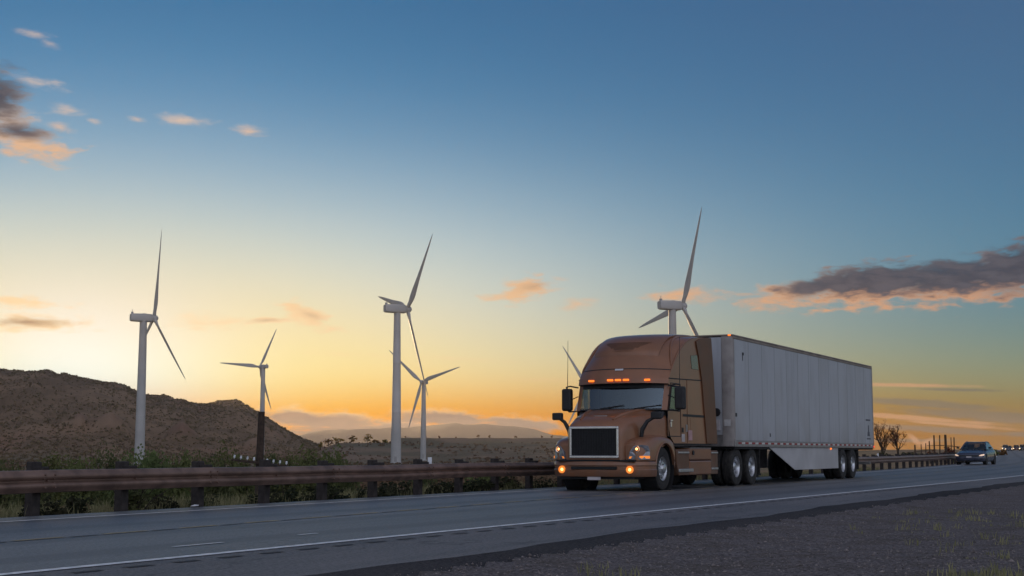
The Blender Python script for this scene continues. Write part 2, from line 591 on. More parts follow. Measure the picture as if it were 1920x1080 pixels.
M['stone'] = mat('gravel_stone', (0.200, 0.170, 0.160), 0.85, 0, 0.6, 11)
M['hubdark'] = mat('hub_holes', (0.02, 0.02, 0.02), 0.7)


# asphalt with worn wheel tracks: UV.x runs along the road, UV.y across
def panelmat(name, base):
    m = bpy.data.materials.new(name)
    m.use_nodes = True
    nt = m.node_tree
    b = nt.nodes['Principled BSDF']
    x = NX(nt)
    t = nt.nodes.new('ShaderNodeTexCoord')
    oi = nt.nodes.new('ShaderNodeObjectInfo')
    ofs = nt.nodes.new('ShaderNodeVectorMath')
    ofs.operation = 'ADD'
    nt.links.new(t.outputs['Object'], ofs.inputs[0])
    nt.links.new(oi.outputs['Location'], ofs.inputs[1])

    def noise(scale, st, detail=5):
        mpn = nt.nodes.new('ShaderNodeMapping')
        mpn.inputs['Scale'].default_value = st
        nt.links.new(ofs.outputs[0], mpn.inputs[0])
        n = nt.nodes.new('ShaderNodeTexNoise')
        n.inputs['Scale'].default_value = scale
        n.inputs['Detail'].default_value = detail
        nt.links.new(mpn.outputs[0], n.inputs['Vector'])
        return n.outputs['Fac']
    streaks = noise(5.0, (1, 1, .10))
    blotch = noise(0.7, (1, 1, 1))
    c = x.mix(x.ss(streaks, .50, .74, 0, .40), base, tuple(v * .62 for v in base))
    c = x.mix(x.ss(blotch, .46, .68, 0, .35), c, (base[0] * .80, base[1] * .76, base[2] * .70))
    spz = nt.nodes.new('ShaderNodeSeparateXYZ')
    nt.links.new(t.outputs['Object'], spz.inputs[0])
    splash = x.m('MULTIPLY', x.ss(spz.outputs[2], 0.3, 2.0, 1.0, 0.0), x.ss(noise(1.6, (1, 1, .5)), .38, .62, .15, .75))
    c = x.mix(splash, c, (0.20, 0.175, 0.155))
    nt.links.new(c, b.inputs['Base Color'])
    b.inputs['Roughness'].default_value = .45
    bp = nt.nodes.new('ShaderNodeBump')
    bp.inputs['Strength'].default_value = .25
    bp.inputs['Distance'].default_value = .02
    nt.links.new(noise(1.1, (1, 1, .6), 2), bp.inputs['Height'])
    nt.links.new(bp.outputs[0], b.inputs['Normal'])
    return m


M['trailer'] = panelmat('trailer_white_panel', (0.46, 0.475, 0.505))
M['trailer2'] = panelmat('trailer_white_panel_worn', (0.445, 0.46, 0.49))
M['skirt'] = mat('trailer_skirt_panel', (0.50, 0.49, 0.495), 0.5, 0, 0.12, 0.9)
M['seam'] = mat('panel_seam', (0.33, 0.335, 0.35), 0.5, 0.2, 0.1, 2)


def roadmat(name, lo, hi, tracks=True, rough=0.5):
    m = bpy.data.materials.new(name)
    m.use_nodes = True
    nt = m.node_tree
    b = nt.nodes['Principled BSDF']
    x = NX(nt)
    uv = nt.nodes.new('ShaderNodeUVMap')

    def noise(scale, stretch=(1, 1, 1), detail=6):
        mpn = nt.nodes.new('ShaderNodeMapping')
        mpn.inputs['Scale'].default_value = stretch
        nt.links.new(uv.outputs[0], mpn.inputs[0])
        n = nt.nodes.new('ShaderNodeTexNoise')
        n.inputs['Scale'].default_value = scale
        n.inputs['Detail'].default_value = detail
        n.inputs['Roughness'].default_value = 0.65
        nt.links.new(mpn.outputs[0], n.inputs['Vector'])
        return n.outputs['Fac']
    big = noise(0.35, (0.35, 1.3, 1))
    fine = noise(26.0, detail=3)
    grit = noise(70.0, detail=2)
    f = x.m('ADD', x.m('MULTIPLY', big, 0.30), x.m('ADD', x.m('MULTIPLY', fine, 0.45), x.m('MULTIPLY', grit, 0.35)))
    c = x.mix(x.ss(f, 0.43, 0.67), lo, hi)
    streak = noise(1.0, (0.02, 3.0, 1), 3)
    c = x.mix(x.ss(streak, 0.52, 0.75, 0.0, 0.35), c, tuple(v * 0.55 for v in lo))
    sepn = nt.nodes.new('ShaderNodeSeparateXYZ')
    nt.links.new(uv.outputs[0], sepn.inputs[0])
    if tracks:
        wob = x.m('MULTIPLY_ADD', noise(0.12, (1, .2, 1), 2), 0.5, x.m('SUBTRACT', sepn.outputs[1], 0.25))
        band = x.m('COSINE', x.m('MULTIPLY', x.m('ADD', wob, 9.3), 2 * math.pi / 1.68))
        c = x.mix(x.ss(band, 0.1, 1.0, 0.0, 0.42), c, tuple(v * 0.62 for v in lo))
    vor = nt.nodes.new('ShaderNodeTexVoronoi')
    vor.feature = 'DISTANCE_TO_EDGE'
    vor.inputs['Scale'].default_value = 0.42
    wv = nt.nodes.new('ShaderNodeMapping')
    wv.inputs['Scale'].default_value = (0.35, 1.0, 1)
    nt.links.new(uv.outputs[0], wv.inputs[0])
    wadd = nt.nodes.new('ShaderNodeVectorMath')
    wadd.operation = 'ADD'
    nt.links.new(wv.outputs[0], wadd.inputs[0])
    wn = nt.nodes.new('ShaderNodeTexNoise')
    wn.inputs['Scale'].default_value = 1.4
    wn.inputs['Detail'].default_value = 5
    nt.links.new(uv.outputs[0], wn.inputs['Vector'])
    nt.links.new(wn.outputs['Color'], wadd.inputs[1])
    nt.links.new(wadd.outputs[0], vor.inputs['Vector'])
    crack = x.ss(vor.outputs['Distance'], 0.0, 0.012, 0.55, 0.0)
    c = x.mix(x.m('MULTIPLY', crack, x.ss(streak, 0.40, 0.55)), c, (0.012, 0.012, 0.013))
    nt.links.new(c, b.inputs['Base Color'])
    rr = x.m('MULTIPLY_ADD', big, 0.22, rough - 0.1)
    rr = x.m('MULTIPLY_ADD', streak, -0.12, x.m('ADD', rr, 0.06))
    nt.links.new(rr, b.inputs['Roughness'])
    b.inputs['Specular IOR Level'].default_value = 0.15 if rough > .8 else 0.55
    bp = nt.nodes.new('ShaderNodeBump')
    bp.inputs['Strength'].default_value = 0.35
    bp.inputs['Distance'].default_value = 0.006
    nt.links.new(x.m('ADD', fine, grit), bp.inputs['Height'])
    nt.links.new(bp.outputs[0], b.inputs['Normal'])
    return m


M['asphalt'] = roadmat('asphalt', (0.066, 0.066, 0.070), (0.220, 0.218, 0.224), rough=0.50)
M['shoulder'] = roadmat('old_asphalt_shoulder', (0.068, 0.062, 0.062), (0.230, 0.212, 0.210), rough=0.66, tracks=False)
M['edge_tar'] = roadmat('loose_dark_edge', (0.014, 0.013, 0.015), (0.085, 0.076, 0.076), rough=0.9, tracks=False)  # darker strip along the outer pavement edge


def groundmat():
    m = bpy.data.materials.new('ground_earth')
    m.use_nodes = True
    nt = m.node_tree
    b = nt.nodes['Principled BSDF']
    b.inputs['Roughness'].default_value = 0.95
    b.inputs['Specular IOR Level'].default_value = 0.1
    x = NX(nt)
    g = nt.nodes.new('ShaderNodeNewGeometry')
    at_ = nt.nodes.new('ShaderNodeAttribute')
    at_.attribute_name = 'zone'
    sp = nt.nodes.new('ShaderNodeSeparateColor')
    nt.links.new(at_.outputs['Color'], sp.inputs[0])

    def noise(scale, detail=6, rough=0.6):
        n = nt.nodes.new('ShaderNodeTexNoise')
        n.inputs['Scale'].default_value = scale
        n.inputs['Detail'].default_value = detail
        n.inputs['Roughness'].default_value = rough
        nt.links.new(g.outputs['Position'], n.inputs['Vector'])
        return n.outputs['Fac']
    fine = noise(28.0, 5, 0.7)
    mid = noise(1.6, 6)
    big = noise(0.018, 8, 0.65)
    huge = noise(0.0045, 6)
    gravel = x.mix(x.ss(fine, 0.35, 0.68), (0.060, 0.052, 0.054), (0.300, 0.265, 0.262))
    gravel = x.mix(x.ss(mid, 0.42, 0.66, 0, 0.55), gravel, (0.110, 0.090, 0.072))
    field = x.mix(x.ss(mid, 0.35, 0.7), (0.130, 0.105, 0.066), (0.240, 0.185, 0.118))
    field = x.mix(x.ss(big, 0.45, 0.62), field, (0.270, 0.185, 0.125))
    field = x.mix(x.ss(huge, 0.52, 0.66, 0, 0.7), field, (0.120, 0.130, 0.060))
    hill = x.mix(x.ss(big, 0.40, 0.62), (0.200, 0.128, 0.074), (0.300, 0.190, 0.112))
    hill = x.mix(x.ss(huge, 0.5, 0.62, 0, 0.6), hill, (0.270, 0.145, 0.088))
    c = x.mix(sp.outputs[0], gravel, field)        # R: 0 gravel verge, 1 field
    c = x.mix(sp.outputs[1], c, hill)              # G: hillside
    c = x.mix(sp.outputs[2], c, x.mix(x.ss(big, .35, .65), (0.24, 0.13, 0.085), (0.30, 0.19, 0.12)))      # B: bare red earth
    nt.links.new(c, b.inputs['Base Color'])
    bp = nt.nodes.new('ShaderNodeBump')
    bp.inputs['Strength'].default_value = 0.8
    bp.inputs['Distance'].default_value = 0.03
    nt.links.new(x.m('ADD', fine, mid), bp.inputs['Height'])
    nt.links.new(bp.outputs[0], b.inputs['Normal'])
    return m


M['ground'] = groundmat()
M['mountain'] = mat('far_mountain', (0.060, 0.052, 0.048), 0.95, 0, 0.25, 0.002)

# ------------------------------------------------------------------ terrain
_perm = np.random.default_rng(3).permutation(512)
_grad = np.random.default_rng(4).random(512)


def vnoise(x, y):
    xi, yi = np.floor(x).astype(int), np.floor(y).astype(int)
    xf, yf = x - xi, y - yi
    xf, yf = xf * xf * (3 - 2 * xf), yf * yf * (3 - 2 * yf)

    def h(a, b):
        return _grad[_perm[(_perm[a & 511] + b) & 511]]
    return (h(xi, yi) * (1 - xf) + h(xi + 1, yi) * xf) * (1 - yf) + (h(xi, yi + 1) * (1 - xf) + h(xi + 1, yi + 1) * xf) * yf


def fbm(x, y, o=4):
    v, a = 0, 0.5
    for i in range(o):
        v = v + a * (vnoise(x * 2 ** i + 17 * i, y * 2 ** i + 31 * i) - 0.5)
        a *= 0.5
    return v


def _az_el(pts):
    q = [bearing(*p) for p in pts]
    return [a for a, e in q], [e for a, e in q]


HC_AZ, HC_EL = _az_el([(-900, 640), (-500, 655), (-200, 680), (0, 695), (60, 700), (130, 708), (200, 722), (225, 723), (270, 740), (310, 742), (345, 752), (375, 758), (410, 755), (445, 758), (475, 770), (500, 785), (540, 810), (570, 824), (600, 834), (640, 850), (700, 860)])
PX735 = bearing(735, 830)[0]
HILL_D = 1500.0


def terrain(x, y):
    """height, and the zone weights of the ground at world x, y (arrays)"""
    x = np.asarray(x, float)
    y = np.asarray(y, float)
    D = np.hypot(x, y)
    a = np.degrees(np.arctan2(x, y))
    s = x * N[0] + y * N[1]
    t = x * U[0] + y * U[1]
    sr = s + np.where(t > 0, bend(t), 0)
    rz = np.where(t > -100, rise(np.clip(t, -100, 900)), 0)
    off = np.maximum(-sr - 16.6, 0)            # beyond the guardrail
    offn = np.maximum(sr + 5.9, 0)             # on the gravel side
    zl = -0.10 - 1.25 * ss(0.4, 5, off) - 2.5 * ss(5, 140, off) + (fbm(x * .12, y * .12, 4) * 0.5) * ss(1, 8, off) + fbm(x * .02 + 9, y * .02, 4) * 2.0 * ss(40, 150, off)
    fr = ss(2.5, 8, a) * ss(150, 500, D)
    zl = zl * (1 - fr) + fr * 0.3
    # hill on the left
    hel = np.interp(a, HC_AZ, HC_EL)
    hz = EYE + np.tan(np.radians(hel)) * HILL_D
    fade = ss(-62, -40, a) * (1 - ss(bearing(600, 830)[0], bearing(690, 830)[0], a))
    spur = fbm(a * 0.55, D * 0.0022, 5)
    foot = 760 + 160 * fbm(a * 0.3 + 4, a * 0 + 2.2, 3)
    u = np.clip((D - foot) / (HILL_D - foot), 0, 1)
    g = u ** 1.15 * (1.0 + 0.25 * np.sin(u * math.pi))
    g = np.clip(g + spur * 0.75 * u * (1 - u) * 2.4, -0.05, 1.0)
    g = np.where(D > HILL_D, 1.0 - (D - HILL_D) / 5200.0, g)
    crest = fbm(a * 3.0, D * 0.004, 4) * 4.0 * ss(0.6, 1.0, u)
    hill_z = zl + (hz - zl) * g + crest * ss(0.02, 0.3, hz / 60)
    hw = ss(0.0, 0.03, u) * fade
    z = zl * (1 - hw) + np.maximum(hill_z, zl) * hw
    # rising field and the long embankment in the middle
    mid = ss(bearing(560, 830)[0], bearing(640, 830)[0], a) * (1 - ss(6.5, 11, a))
    fz = zl + (6.2 + 3.9) * ss(600, 880, D)
    z = z * (1 - mid) + np.maximum(fz, z) * mid
    bz = 9.75 + fbm(a * 3, a * 0, 3) * 0.6
    bm_ = ss(PX735 - 0.12, PX735 + 0.1, a) * (1 - ss(6.5, 11, a)) * ss(868, 892, D) * (1 - ss(960, 1050, D) * 0.8)
    z = z * (1 - bm_) + bz * bm_
    # bare earth mounds at the foot of the hill
    red = np.zeros_like(z)
    for (px, py, wpx, hpx, dd) in ((342, 820, 40, 36, 960), (480, 815, 26, 20, 960), (205, 818, 38, 28, 930), (150, 815, 16, 18, 940)):
        ma, me_ = bearing(px, py)
        da = (a - ma) / (wpx * PXD)
        dr = (D - dd) / 60.0
        q = np.maximum(0, 1 - np.sqrt(da * da + dr * dr))
        z = z + q * (hpx / FPX * dd) * 0.9
        red = np.maximum(red, ss(0.18, 0.75, q + 0.9 * fbm(x * .05, y * .05, 4)) * (q > 0) * 0.75)
    z = z + rz * (1 - ss(20, 120, off)) 
    # gravel verge on the camera side
    zg = -0.03 - 0.05 * ss(0.0, 1.2, offn) + fbm(x * .5, y * .5, 4) * 0.10 * ss(0.2, 2, offn) + fbm(x * .05, y * .05, 3) * 0.5 * ss(15, 60, offn) + rz
    under = (sr > -16.6) & (sr <= -5.9)
    z = np.where(under, rz - 0.10, np.where(sr > -5.9, zg, z))
    field = np.where(sr > -5.9, ss(9, 22, offn) * .8, ss(0.2, 3, off))
    hillw = hw * ss(0.0, 0.10, u)
    return z, field, hillw, red


def ground_z(x, y):
    return float(terrain(np.array([x]), np.array([y]))[0][0])


az_list = np.concatenate([np.arange(-180, -30, 3.0), np.arange(-30, -23, 0.5), np.arange(-23, 23, 0.11), np.arange(23, 32, 0.5), np.arange(32, 180, 3.0)])
d_list = np.concatenate([[2.0], np.geomspace(4, 60, 70), np.geomspace(62, 600, 70), np.arange(612, 1000, 11), np.arange(1000, 1560, 14), np.geomspace(1600, 7300, 12)])
A, Dg = np.meshgrid(np.radians(az_list), d_list, indexing='ij')
gx, gy = np.sin(A) * Dg, np.cos(A) * Dg
gz, zf, zh, zr = terrain(gx, gy)
na, nd = A.shape
verts = np.stack([gx, gy, gz], -1).reshape(-1, 3)
idx = np.arange(na * nd).reshape(na, nd)
i2 = np.roll(idx, -1, axis=0)
quads = np.stack([idx[:, :-1], idx[:, 1:], i2[:, 1:], i2[:, :-1]], -1).reshape(-1, 4)
me = bpy.data.meshes.new('ground')
fan = [tuple(int(i) for i in idx[:, 0])[::-1]]
me.from_pydata(verts.tolist(), [], quads.tolist() + fan)
ca = me.color_attributes.new('zone', 'FLOAT_COLOR', 'POINT')
cdat = np.stack([zf.ravel(), zh.ravel(), zr.ravel(), np.ones(na * nd)], -1).astype(np.float32)
ca.data.foreach_set('color', cdat.ravel())
me.polygons.foreach_set('use_smooth', [True] * len(me.polygons))
me.materials.append(M['ground'])
me.update()
ground = bpy.data.objects.new('ground', me)
col.objects.link(ground)
bmx = bmesh.new(); bmx.from_mesh(me); bmesh.ops.recalc_face_normals(bmx, faces=bmx.faces)
if sum(f.normal.z for f in list(bmx.faces)[:2000]) < 0:
    bmesh.ops.reverse_faces(bmx, faces=bmx.faces)
bmx.to_mesh(me); bmx.free()
tag(ground, kind='structure')

# far mountains
MT_AZ, MT_EL = _az_el([(-1500, 815), (-400, 822), (300, 830), (470, 828), (560, 814), (620, 808), (700, 802), (760, 800), (830, 796), (900, 795), (960, 799), (1010, 807), (1060, 820), (1150, 832), (1400, 838), (1640, 846), (1800, 848), (2600, 838), (4200, 830)])
mb = MB()
aa = np.arange(-45, 50, 0.15)
rows = []
for j, (fz, dd) in enumerate(((-0.1, 4400), (0.35, 4900), (0.75, 5400), (1.0, 5900), (0.6, 6800))):
    e = np.interp(aa, MT_AZ, MT_EL)
    hz = EYE + np.tan(np.radians(e)) * 5900 + fbm(aa * 1.3 + 40, aa * 0 + 3, 5) * 20
    zz = hz * fz + (fbm(aa * 1.1 + j * 9, aa * 0 + j, 4) * 33 if 0 < j < 3 else 0)
    rows.append([(math.sin(R(a)) * dd, math.cos(R(a)) * dd, float(z) - (30 if fz < 0 else 0)) for a, z in zip(aa, zz)])
mb.rings([[rows[j][i] for j in range(5)] for i in range(len(aa))], closed=False)
tag(mb.build('mountains', M['mountain'], smooth=60), kind='structure')


# ------------------------------------------------------------------ road
def strip(name, material, sl, sr_, t0, t1, z, step=1.0, parent=None, zl=None):
    n = max(1, int(round((t1 - t0) / step)))
    vs, uv, fs = [], [], []
    for i in range(n + 1):
        t = t0 + (t1 - t0) * i / n
        a = sl(t) if callable(sl) else sl
        b = sr_(t) if callable(sr_) else sr_
        vs += [RW(a, t, z if zl is None else zl), RW(b, t, z)]
        uv += [(t, a), (t, b)]
        if i:
            k = 2 * i
            fs.append((k - 2, k - 1, k + 1, k))
    me = bpy.data.meshes.new(name)
    me.from_pydata([tuple(v) for v in vs], [], fs)
    ul = me.uv_layers.new(name='UVMap')
    for lp in me.loops:
        ul.data[lp.index].uv = uv[lp.vertex_index]
    me.materials.append(material)
    o = bpy.data.objects.new(name, me)
    col.objects.link(o)
    if parent:
        o.parent = parent
    if me.polygons[0].normal.z < 0:
        me.flip_normals()
    return o


road = tag(strip('road', M['asphalt'], lambda t: s_rail(t) + 0.10, s_near, -60, 640, 0.0, 2.0), kind='structure')
shoulder = tag(strip('road_shoulder', M['shoulder'], s_near, lambda t: -6.30 + 0.10 * math.sin(t * .7) + 0.05 * math.sin(t * 2.3), -60, 640, 0.0, 1.0), kind='structure')
tag(strip('road_edge', M['edge_tar'], lambda t: -6.30 + 0.10 * math.sin(t * .7) + 0.05 * math.sin(t * 2.3), lambda t: -5.62 + 0.10 * math.sin(t * .9 + 1) + 0.10 * math.sin(t * 2.1), -60, 200, -0.055, 0.5, zl=0.0), kind='structure')
strip('edge_line', M['paint_white'], lambda t: s_near(t) - 0.065, lambda t: s_near(t) + 0.065, -30, 420, 0.006, 1.0, road)
strip('edge_line', M['paint_white'], lambda t: s_far(t) - 0.05, lambda t: s_far(t) + 0.05, -30, 420, 0.006, 1.0, road)
k = 0
t = 4.0
while t < 120:
    L = 0.75 if t < 60 else 2.2
    strip('lane_dash', M['paint_yellow'], lambda q: s_mid(q) - 0.055, lambda q: s_mid(q) + 0.045, t, t + L, 0.006, 0.5, road)
    if t < 40:
        strip('tar_joint', M['tar'], lambda q: s_mid(q) + 0.01, lambda q: s_mid(q) + 0.07, t + L + .04, t + L + .5, 0.005, 0.5, road)
    t += L + (0.62 if t < 60 else 2.0)
t = 3.0
while t < 44:
    strip('rumble_groove', M['tar'], lambda q: s_near(q) + 0.32, lambda q: s_near(q) + 0.41, t, t + 0.30, 0.005, 0.3, shoulder)  # flat dark strips painted for the shaded recess of uncut grooves
    t += 0.58
for t, s_, L in ((10.9, -9.25, 0.75), (13.1, -9.35, 0.35)):
    strip('paint_remnant', M['paint_white'], s_ - .03, s_ + .03, t, t + L, 0.006, 0.4, road)

# ------------------------------------------------------------------ guardrail
gr = empty('guardrail', RW(-16.2, 20), 0, 'rusty brown steel guardrail on dark posts along the far side of the road', 'guardrail')
WPROF = [(-0.005, 0.325), (0.018, 0.335), (0.025, 0.36), (0.075, 0.395), (0.085, 0.43), (0.075, 0.455), (0.012, 0.485), (0.012, 0.505), (0.075, 0.535), (0.085, 0.56), (0.075, 0.595), (0.025, 0.625), (0.018, 0.65), (-0.005, 0.655)]
TP = [15.58 + 1.95 * (k - 4) for k in range(84)]
inv = gr.matrix_basis.inverted()
post_mb = MB().box(-0.09, 0.09, -0.075, 0.075, -0.9, 0.765)
post_me = post_mb.build('post', M['post'], bevel=0.012, bseg=1)
post_mesh = post_me.data
bpy.data.objects.remove(post_me)
blk = MB().box(-0.08, 0.08, 0.0, 0.16, 0.33, 0.70).build('block', M['post'], bevel=0.01, bseg=1)
block_mesh = blk.data
bpy.data.objects.remove(blk)
bolt = MB().lathe([(0.0, 0.03), (0.018, 0.028), (0.024, 0.015), (0.026, 0.0)], 'y', 8).build('bolt', M['rail'])
bolt_mesh = bolt.data
bpy.data.objects.remove(bolt)


def rail_frame(t):
    a, b = RW(s_rail(t - .5), t - .5), RW(s_rail(t + .5), t + .5)
    d = (b - a).normalized()
    return d, Vector((d.y, -d.x, 0))


for i, t in enumerate(TP):
    d, nn = rail_frame(t)
    base = RW(s_rail(t), t) - nn * 0.26
    rz = math.atan2(nn.y, nn.x) - math.pi / 2
    tilt = rnd.uniform(-.02, .02)
    share('post', post_mesh, gr, inv @ (base + Vector((0, 0, rnd.uniform(-.02, .015)))), (tilt, rnd.uniform(-.02, .02), rz))
    share('block', block_mesh, gr, inv @ (base + nn * 0.078), (0, 0, rz))
    if t < 50:
        share('bolt', bolt_mesh, gr, inv @ (base + nn * 0.272 + Vector((0, 0, 0.495))), (0, 0, rz))
for i in range(0, len(TP) - 2, 2):
    t0, t1 = TP[i] - 0.16, TP[i + 2] + 0.14
    rings = []
    dent = rnd.uniform(-.012, .012)
    for q in range(5):
        t = t0 + (t1 - t0) * q / 4
        d, nn = rail_frame(t)
        p = RW(s_rail(t), t) + nn * (0.004 * (1 if q == 4 else 0)) + Vector((0, 0, dent * math.sin(q / 4 * math.pi)))
        ring = [p + nn * (a - 0.005) + Vector((0, 0, z)) for a, z in WPROF] + [p + nn * (a - 0.009) + Vector((0, 0, z)) for a, z in WPROF[::-1]]
        rings.append([inv @ r_ for r_ in ring])
    MB().rings(rings).build('rail_panel', M['rail'], gr, smooth=50)
    if t1 < 48:
        for dt in (-.10, .10):
            for zz in (.40, .46, .53, .585):
                d, nn = rail_frame(t1)
                q = RW(s_rail(t1 - .15 + dt), t1 - .15 + dt) + nn * (0.078 if zz in (.40, .585) else .05)
                share('bolt', bolt_mesh, gr, inv @ (q + Vector((0, 0, zz))), (0, 0, math.atan2(nn.y, nn.x) - math.pi / 2), (.8, .8, .8))
for i, px in ((10, 0), (21, 0), (33, 0)):
    t = TP[i]
    d, nn = rail_frame(t)
    base = RW(s_rail(t), t) - nn * 0.05 + d * 0.16
    MB().box(-.045, .045, -.006, .006, 0.655, 0.80).build('reflector', M['ceramic'], gr).matrix_basis = inv @ Matrix.Translation(base)

# ------------------------------------------------------------------ wind turbines
def blade_mesh(Rb):
    """blade along +Z, chord along X, thickness along Y"""
    mbb = MB()
    rings = []
    k = Rb / 37.0
    for f, ch, th, tw, sh in ((0.02, 1.5, 1.5, 0, 0), (0.06, 1.5, 1.45, 0, 0), (0.11, 2.1, 1.2, 16, 0.15), (0.17, 2.9, 0.85, 13, 0.35), (0.23, 3.05, 0.7, 11, 0.42), (0.32, 2.7, 0.55, 8, 0.36), (0.45, 2.2, 0.42, 5, 0.28),
                              (0.60, 1.75, 0.32, 3, 0.22), (0.75, 1.35, 0.22, 2, 0.17), (0.88, 0.95, 0.14, 1, 0.10), (0.96, 0.55, 0.08, 0, 0.04), (1.0, 0.08, 0.03, 0, 0)):
        ring = []
        for j in range(14):
            a = 2 * math.pi * j / 14
            cx, cy = math.cos(a) * ch / 2 + sh * 0.9, math.sin(a) * th / 2 * (1 if f < .08 else (0.55 + 0.45 * math.cos(a * .5) ** 2))
            tr_ = R(tw)
            ring.append(Vector((cx * math.cos(tr_) - cy * math.sin(tr_), cx * math.sin(tr_) + cy * math.cos(tr_), 0)) * k + Vector((0, 0, f * Rb)))
        rings.append(ring)
    mbb.rings(rings)
    return mbb


def turbine(label, hub, psi, a0, Rb, tau, cone, rb, rt, k, brown=0.0):
    psi, a0, tau, cone = R(psi), R(a0), R(tau), R(cone)
    A_ = Vector((math.cos(tau) * math.sin(psi), math.cos(tau) * math.cos(psi), math.sin(tau)))
    Ah = Vector((math.sin(psi), math.cos(psi), 0))
    e1 = Vector((math.cos(psi), -math.sin(psi), 0))
    e2 = Vector((-math.sin(tau) * math.sin(psi), -math.sin(tau) * math.cos(psi), math.cos(tau)))
    hub = Vector(hub)
    tc_ = hub - Ah * 4.3 * k
    gzv = min(ground_z(tc_.x, tc_.y), -1.0)
    root = empty('wind_turbine', (tc_.x, tc_.y, gzv), 0, label, 'wind turbine', 'wind turbines on the plain')
    ip = Matrix.Translation(-root.location)
    top = hub.z - 1.5 * k - gzv
    prof = [(rb * 1.25, -1.0), (rb * 1.25, 0.4), (rb, 0.45)] + [(rb + (rt - rb) * q, 0.45 + (top - .45) * q) for q in (.33,)] + [(rb + (rt - rb) * .33 + .05, .45 + (top - .45) * .33 + .02), (rb + (rt - rb) * .335 + .05, .45 + (top - .45) * .335)] + [(rb + (rt - rb) * q, .45 + (top - .45) * q) for q in (.336, .66)] + [(rb + (rt - rb) * .66 + .05, .45 + (top - .45) * .66 + .02), (rb + (rt - rb) * .665 + .05, .45 + (top - .45) * .665)] + [(rb + (rt - rb) * q, .45 + (top - .45) * q) for q in (.666, 1.0)] + [(rt * 1.12, top + 0.02), (rt * 1.12, top + .5)]
    MB().lathe(prof, 'z', 40, caps=True).build('tower', M['tower'], root, smooth=40)
    door = MB().box(-.5 * k, .5 * k, -.1, .1, 0, 2.2).build('door', M['alu_dull'], root, bevel=.03, bseg=1)
    door.location = (0, -rb * .985, 0.9)
    # nacelle along -A
    basis = Matrix((( Ah.x, e1.x, 0), (Ah.y, e1.y, 0), (0, 0, 1))).to_4x4()
    Ln = 9.6 * k
    rings = []
    for xx, hh, ww in ((-0.9, .82, .85), (-1.3, 1.0, 1.0), (-5.0, 1.04, 1.05), (-Ln / k + .6, .98, 1.0), (-Ln / k, .84, .86)):
        ring = []
        for j in range(20):
            a = 2 * math.pi * j / 20
            c, s_ = math.cos(a), math.sin(a)
            ring.append(Vector((xx * k, math.copysign(abs(c) ** .45, c) * 1.6 * ww * k, math.copysign(abs(s_) ** .45, s_) * 1.65 * hh * k)))
        rings.append(ring)
    nac = MB().rings(rings).build('nacelle', M['tower'], root, smooth=40)
    nac.matrix_basis = ip @ Matrix.Translation(hub) @ basis
    vane = MB().box(-Ln + .3 * k, -Ln + 1.1 * k, -.35 * k, .35 * k, 1.5 * k, 2.3 * k).tube([(-Ln + .7 * k, 0, 1.5 * k), (-Ln + .7 * k, 0, 3.2 * k)], .07 * k, 6).tube([(-Ln + .3 * k, 0, 3.0 * k), (-Ln + 1.1 * k, 0, 3.0 * k)], .06 * k, 6)
    vane.build('wind_vane', M['alu_dull'], nac)
    hatch = MB().box(-4.6 * k, -3.4 * k, -.6 * k, .6 * k, 1.66 * k, 1.85 * k).build('hatch', M['tower'], nac, bevel=.04, bseg=1)
    hb = MB().lathe([(0, 1.75), (.55, 1.65), (1.05, 1.25), (1.35, .6), (1.45, 0), (1.4, -.6), (1.2, -1.0), (0, -1.0)], 'x', 24)
    hb.v = [tuple(c * k for c in v) for v in hb.v]
    ho = hb.build('hub', M['tower'], root, smooth=50)
    rb_ = Matrix(((A_.x, e1.x, e2.x), (A_.y, e1.y, e2.y), (A_.z, e1.z, e2.z))).to_4x4()
    ho.matrix_basis = ip @ Matrix.Translation(hub) @ rb_
    bm_ = None
    for j in range(3):
        a = a0 + j * 2 * math.pi / 3
        Z = (math.cos(cone) * (math.cos(a) * e2 + math.sin(a) * e1) + math.sin(cone) * A_).normalized()
        T = (-math.sin(a) * e2 + math.cos(a) * e1).normalized()
        Y = Z.cross(T)
        mt = Matrix(((T.x, Y.x, Z.x), (T.y, Y.y, Z.y), (T.z, Y.z, Z.z))).to_4x4()
        if bm_ is None:
            bo = blade_mesh(Rb).build('blade', M['tower'], root, smooth=50)
            bm_ = bo.data
        else:
            bo = share('blade', bm_, root)
        bo.matrix_basis = ip @ Matrix.Translation(hub) @ mt
    return root


turbine('white wind turbine standing in front of the hill at the left', (-145.8, 577, 55.1), 60.8, 16.2, 36.9, 6.5, 5.2, 2.05, 1.45, 1.0)
turbine('small turbine behind the wooden utility pole', (-113.5, 640, 39.1), -51.9, -87.9, 21.6, 1.8, 6.3, 1.25, 0.95, 0.52)
turbine('tall white wind turbine in the middle with one blade raised right', (-44.3, 600, 61.1), 63.6, 43.4, 39.6, 4.5, 3.0, 2.2, 1.4, 1.08)
turbine('small turbine facing the viewer just right of the tall middle one', (-41.4, 650, 32.8), -156.0, 166.7, 22.0, 1.1, 6.3, 1.35, 0.95, 0.55)
turbine('large wind turbine rising behind the roof of the truck', (62.7, 520, 54.3), 67.1, -97.8, 37.6, 1.5, 2.0, 2.0, 1.35, 1.02)
turbine('turbine almost hidden behind the truck cab with one blade showing', (33.6, 640, 30.9), 170.2, 152.5, 20.9, 5.0, 5.0, 1.3, 0.95, 0.55)

# ------------------------------------------------------------------ the truck
TRUCK_S, TRUCK_T = -13.64, 32.36
TRUCK_RZ = math.atan2(-U[1], -U[0])
tr = empty('semi_tractor', RW(TRUCK_S, TRUCK_T), TRUCK_RZ, 'bronze brown long-nosed semi truck tractor with headlights on', 'truck')


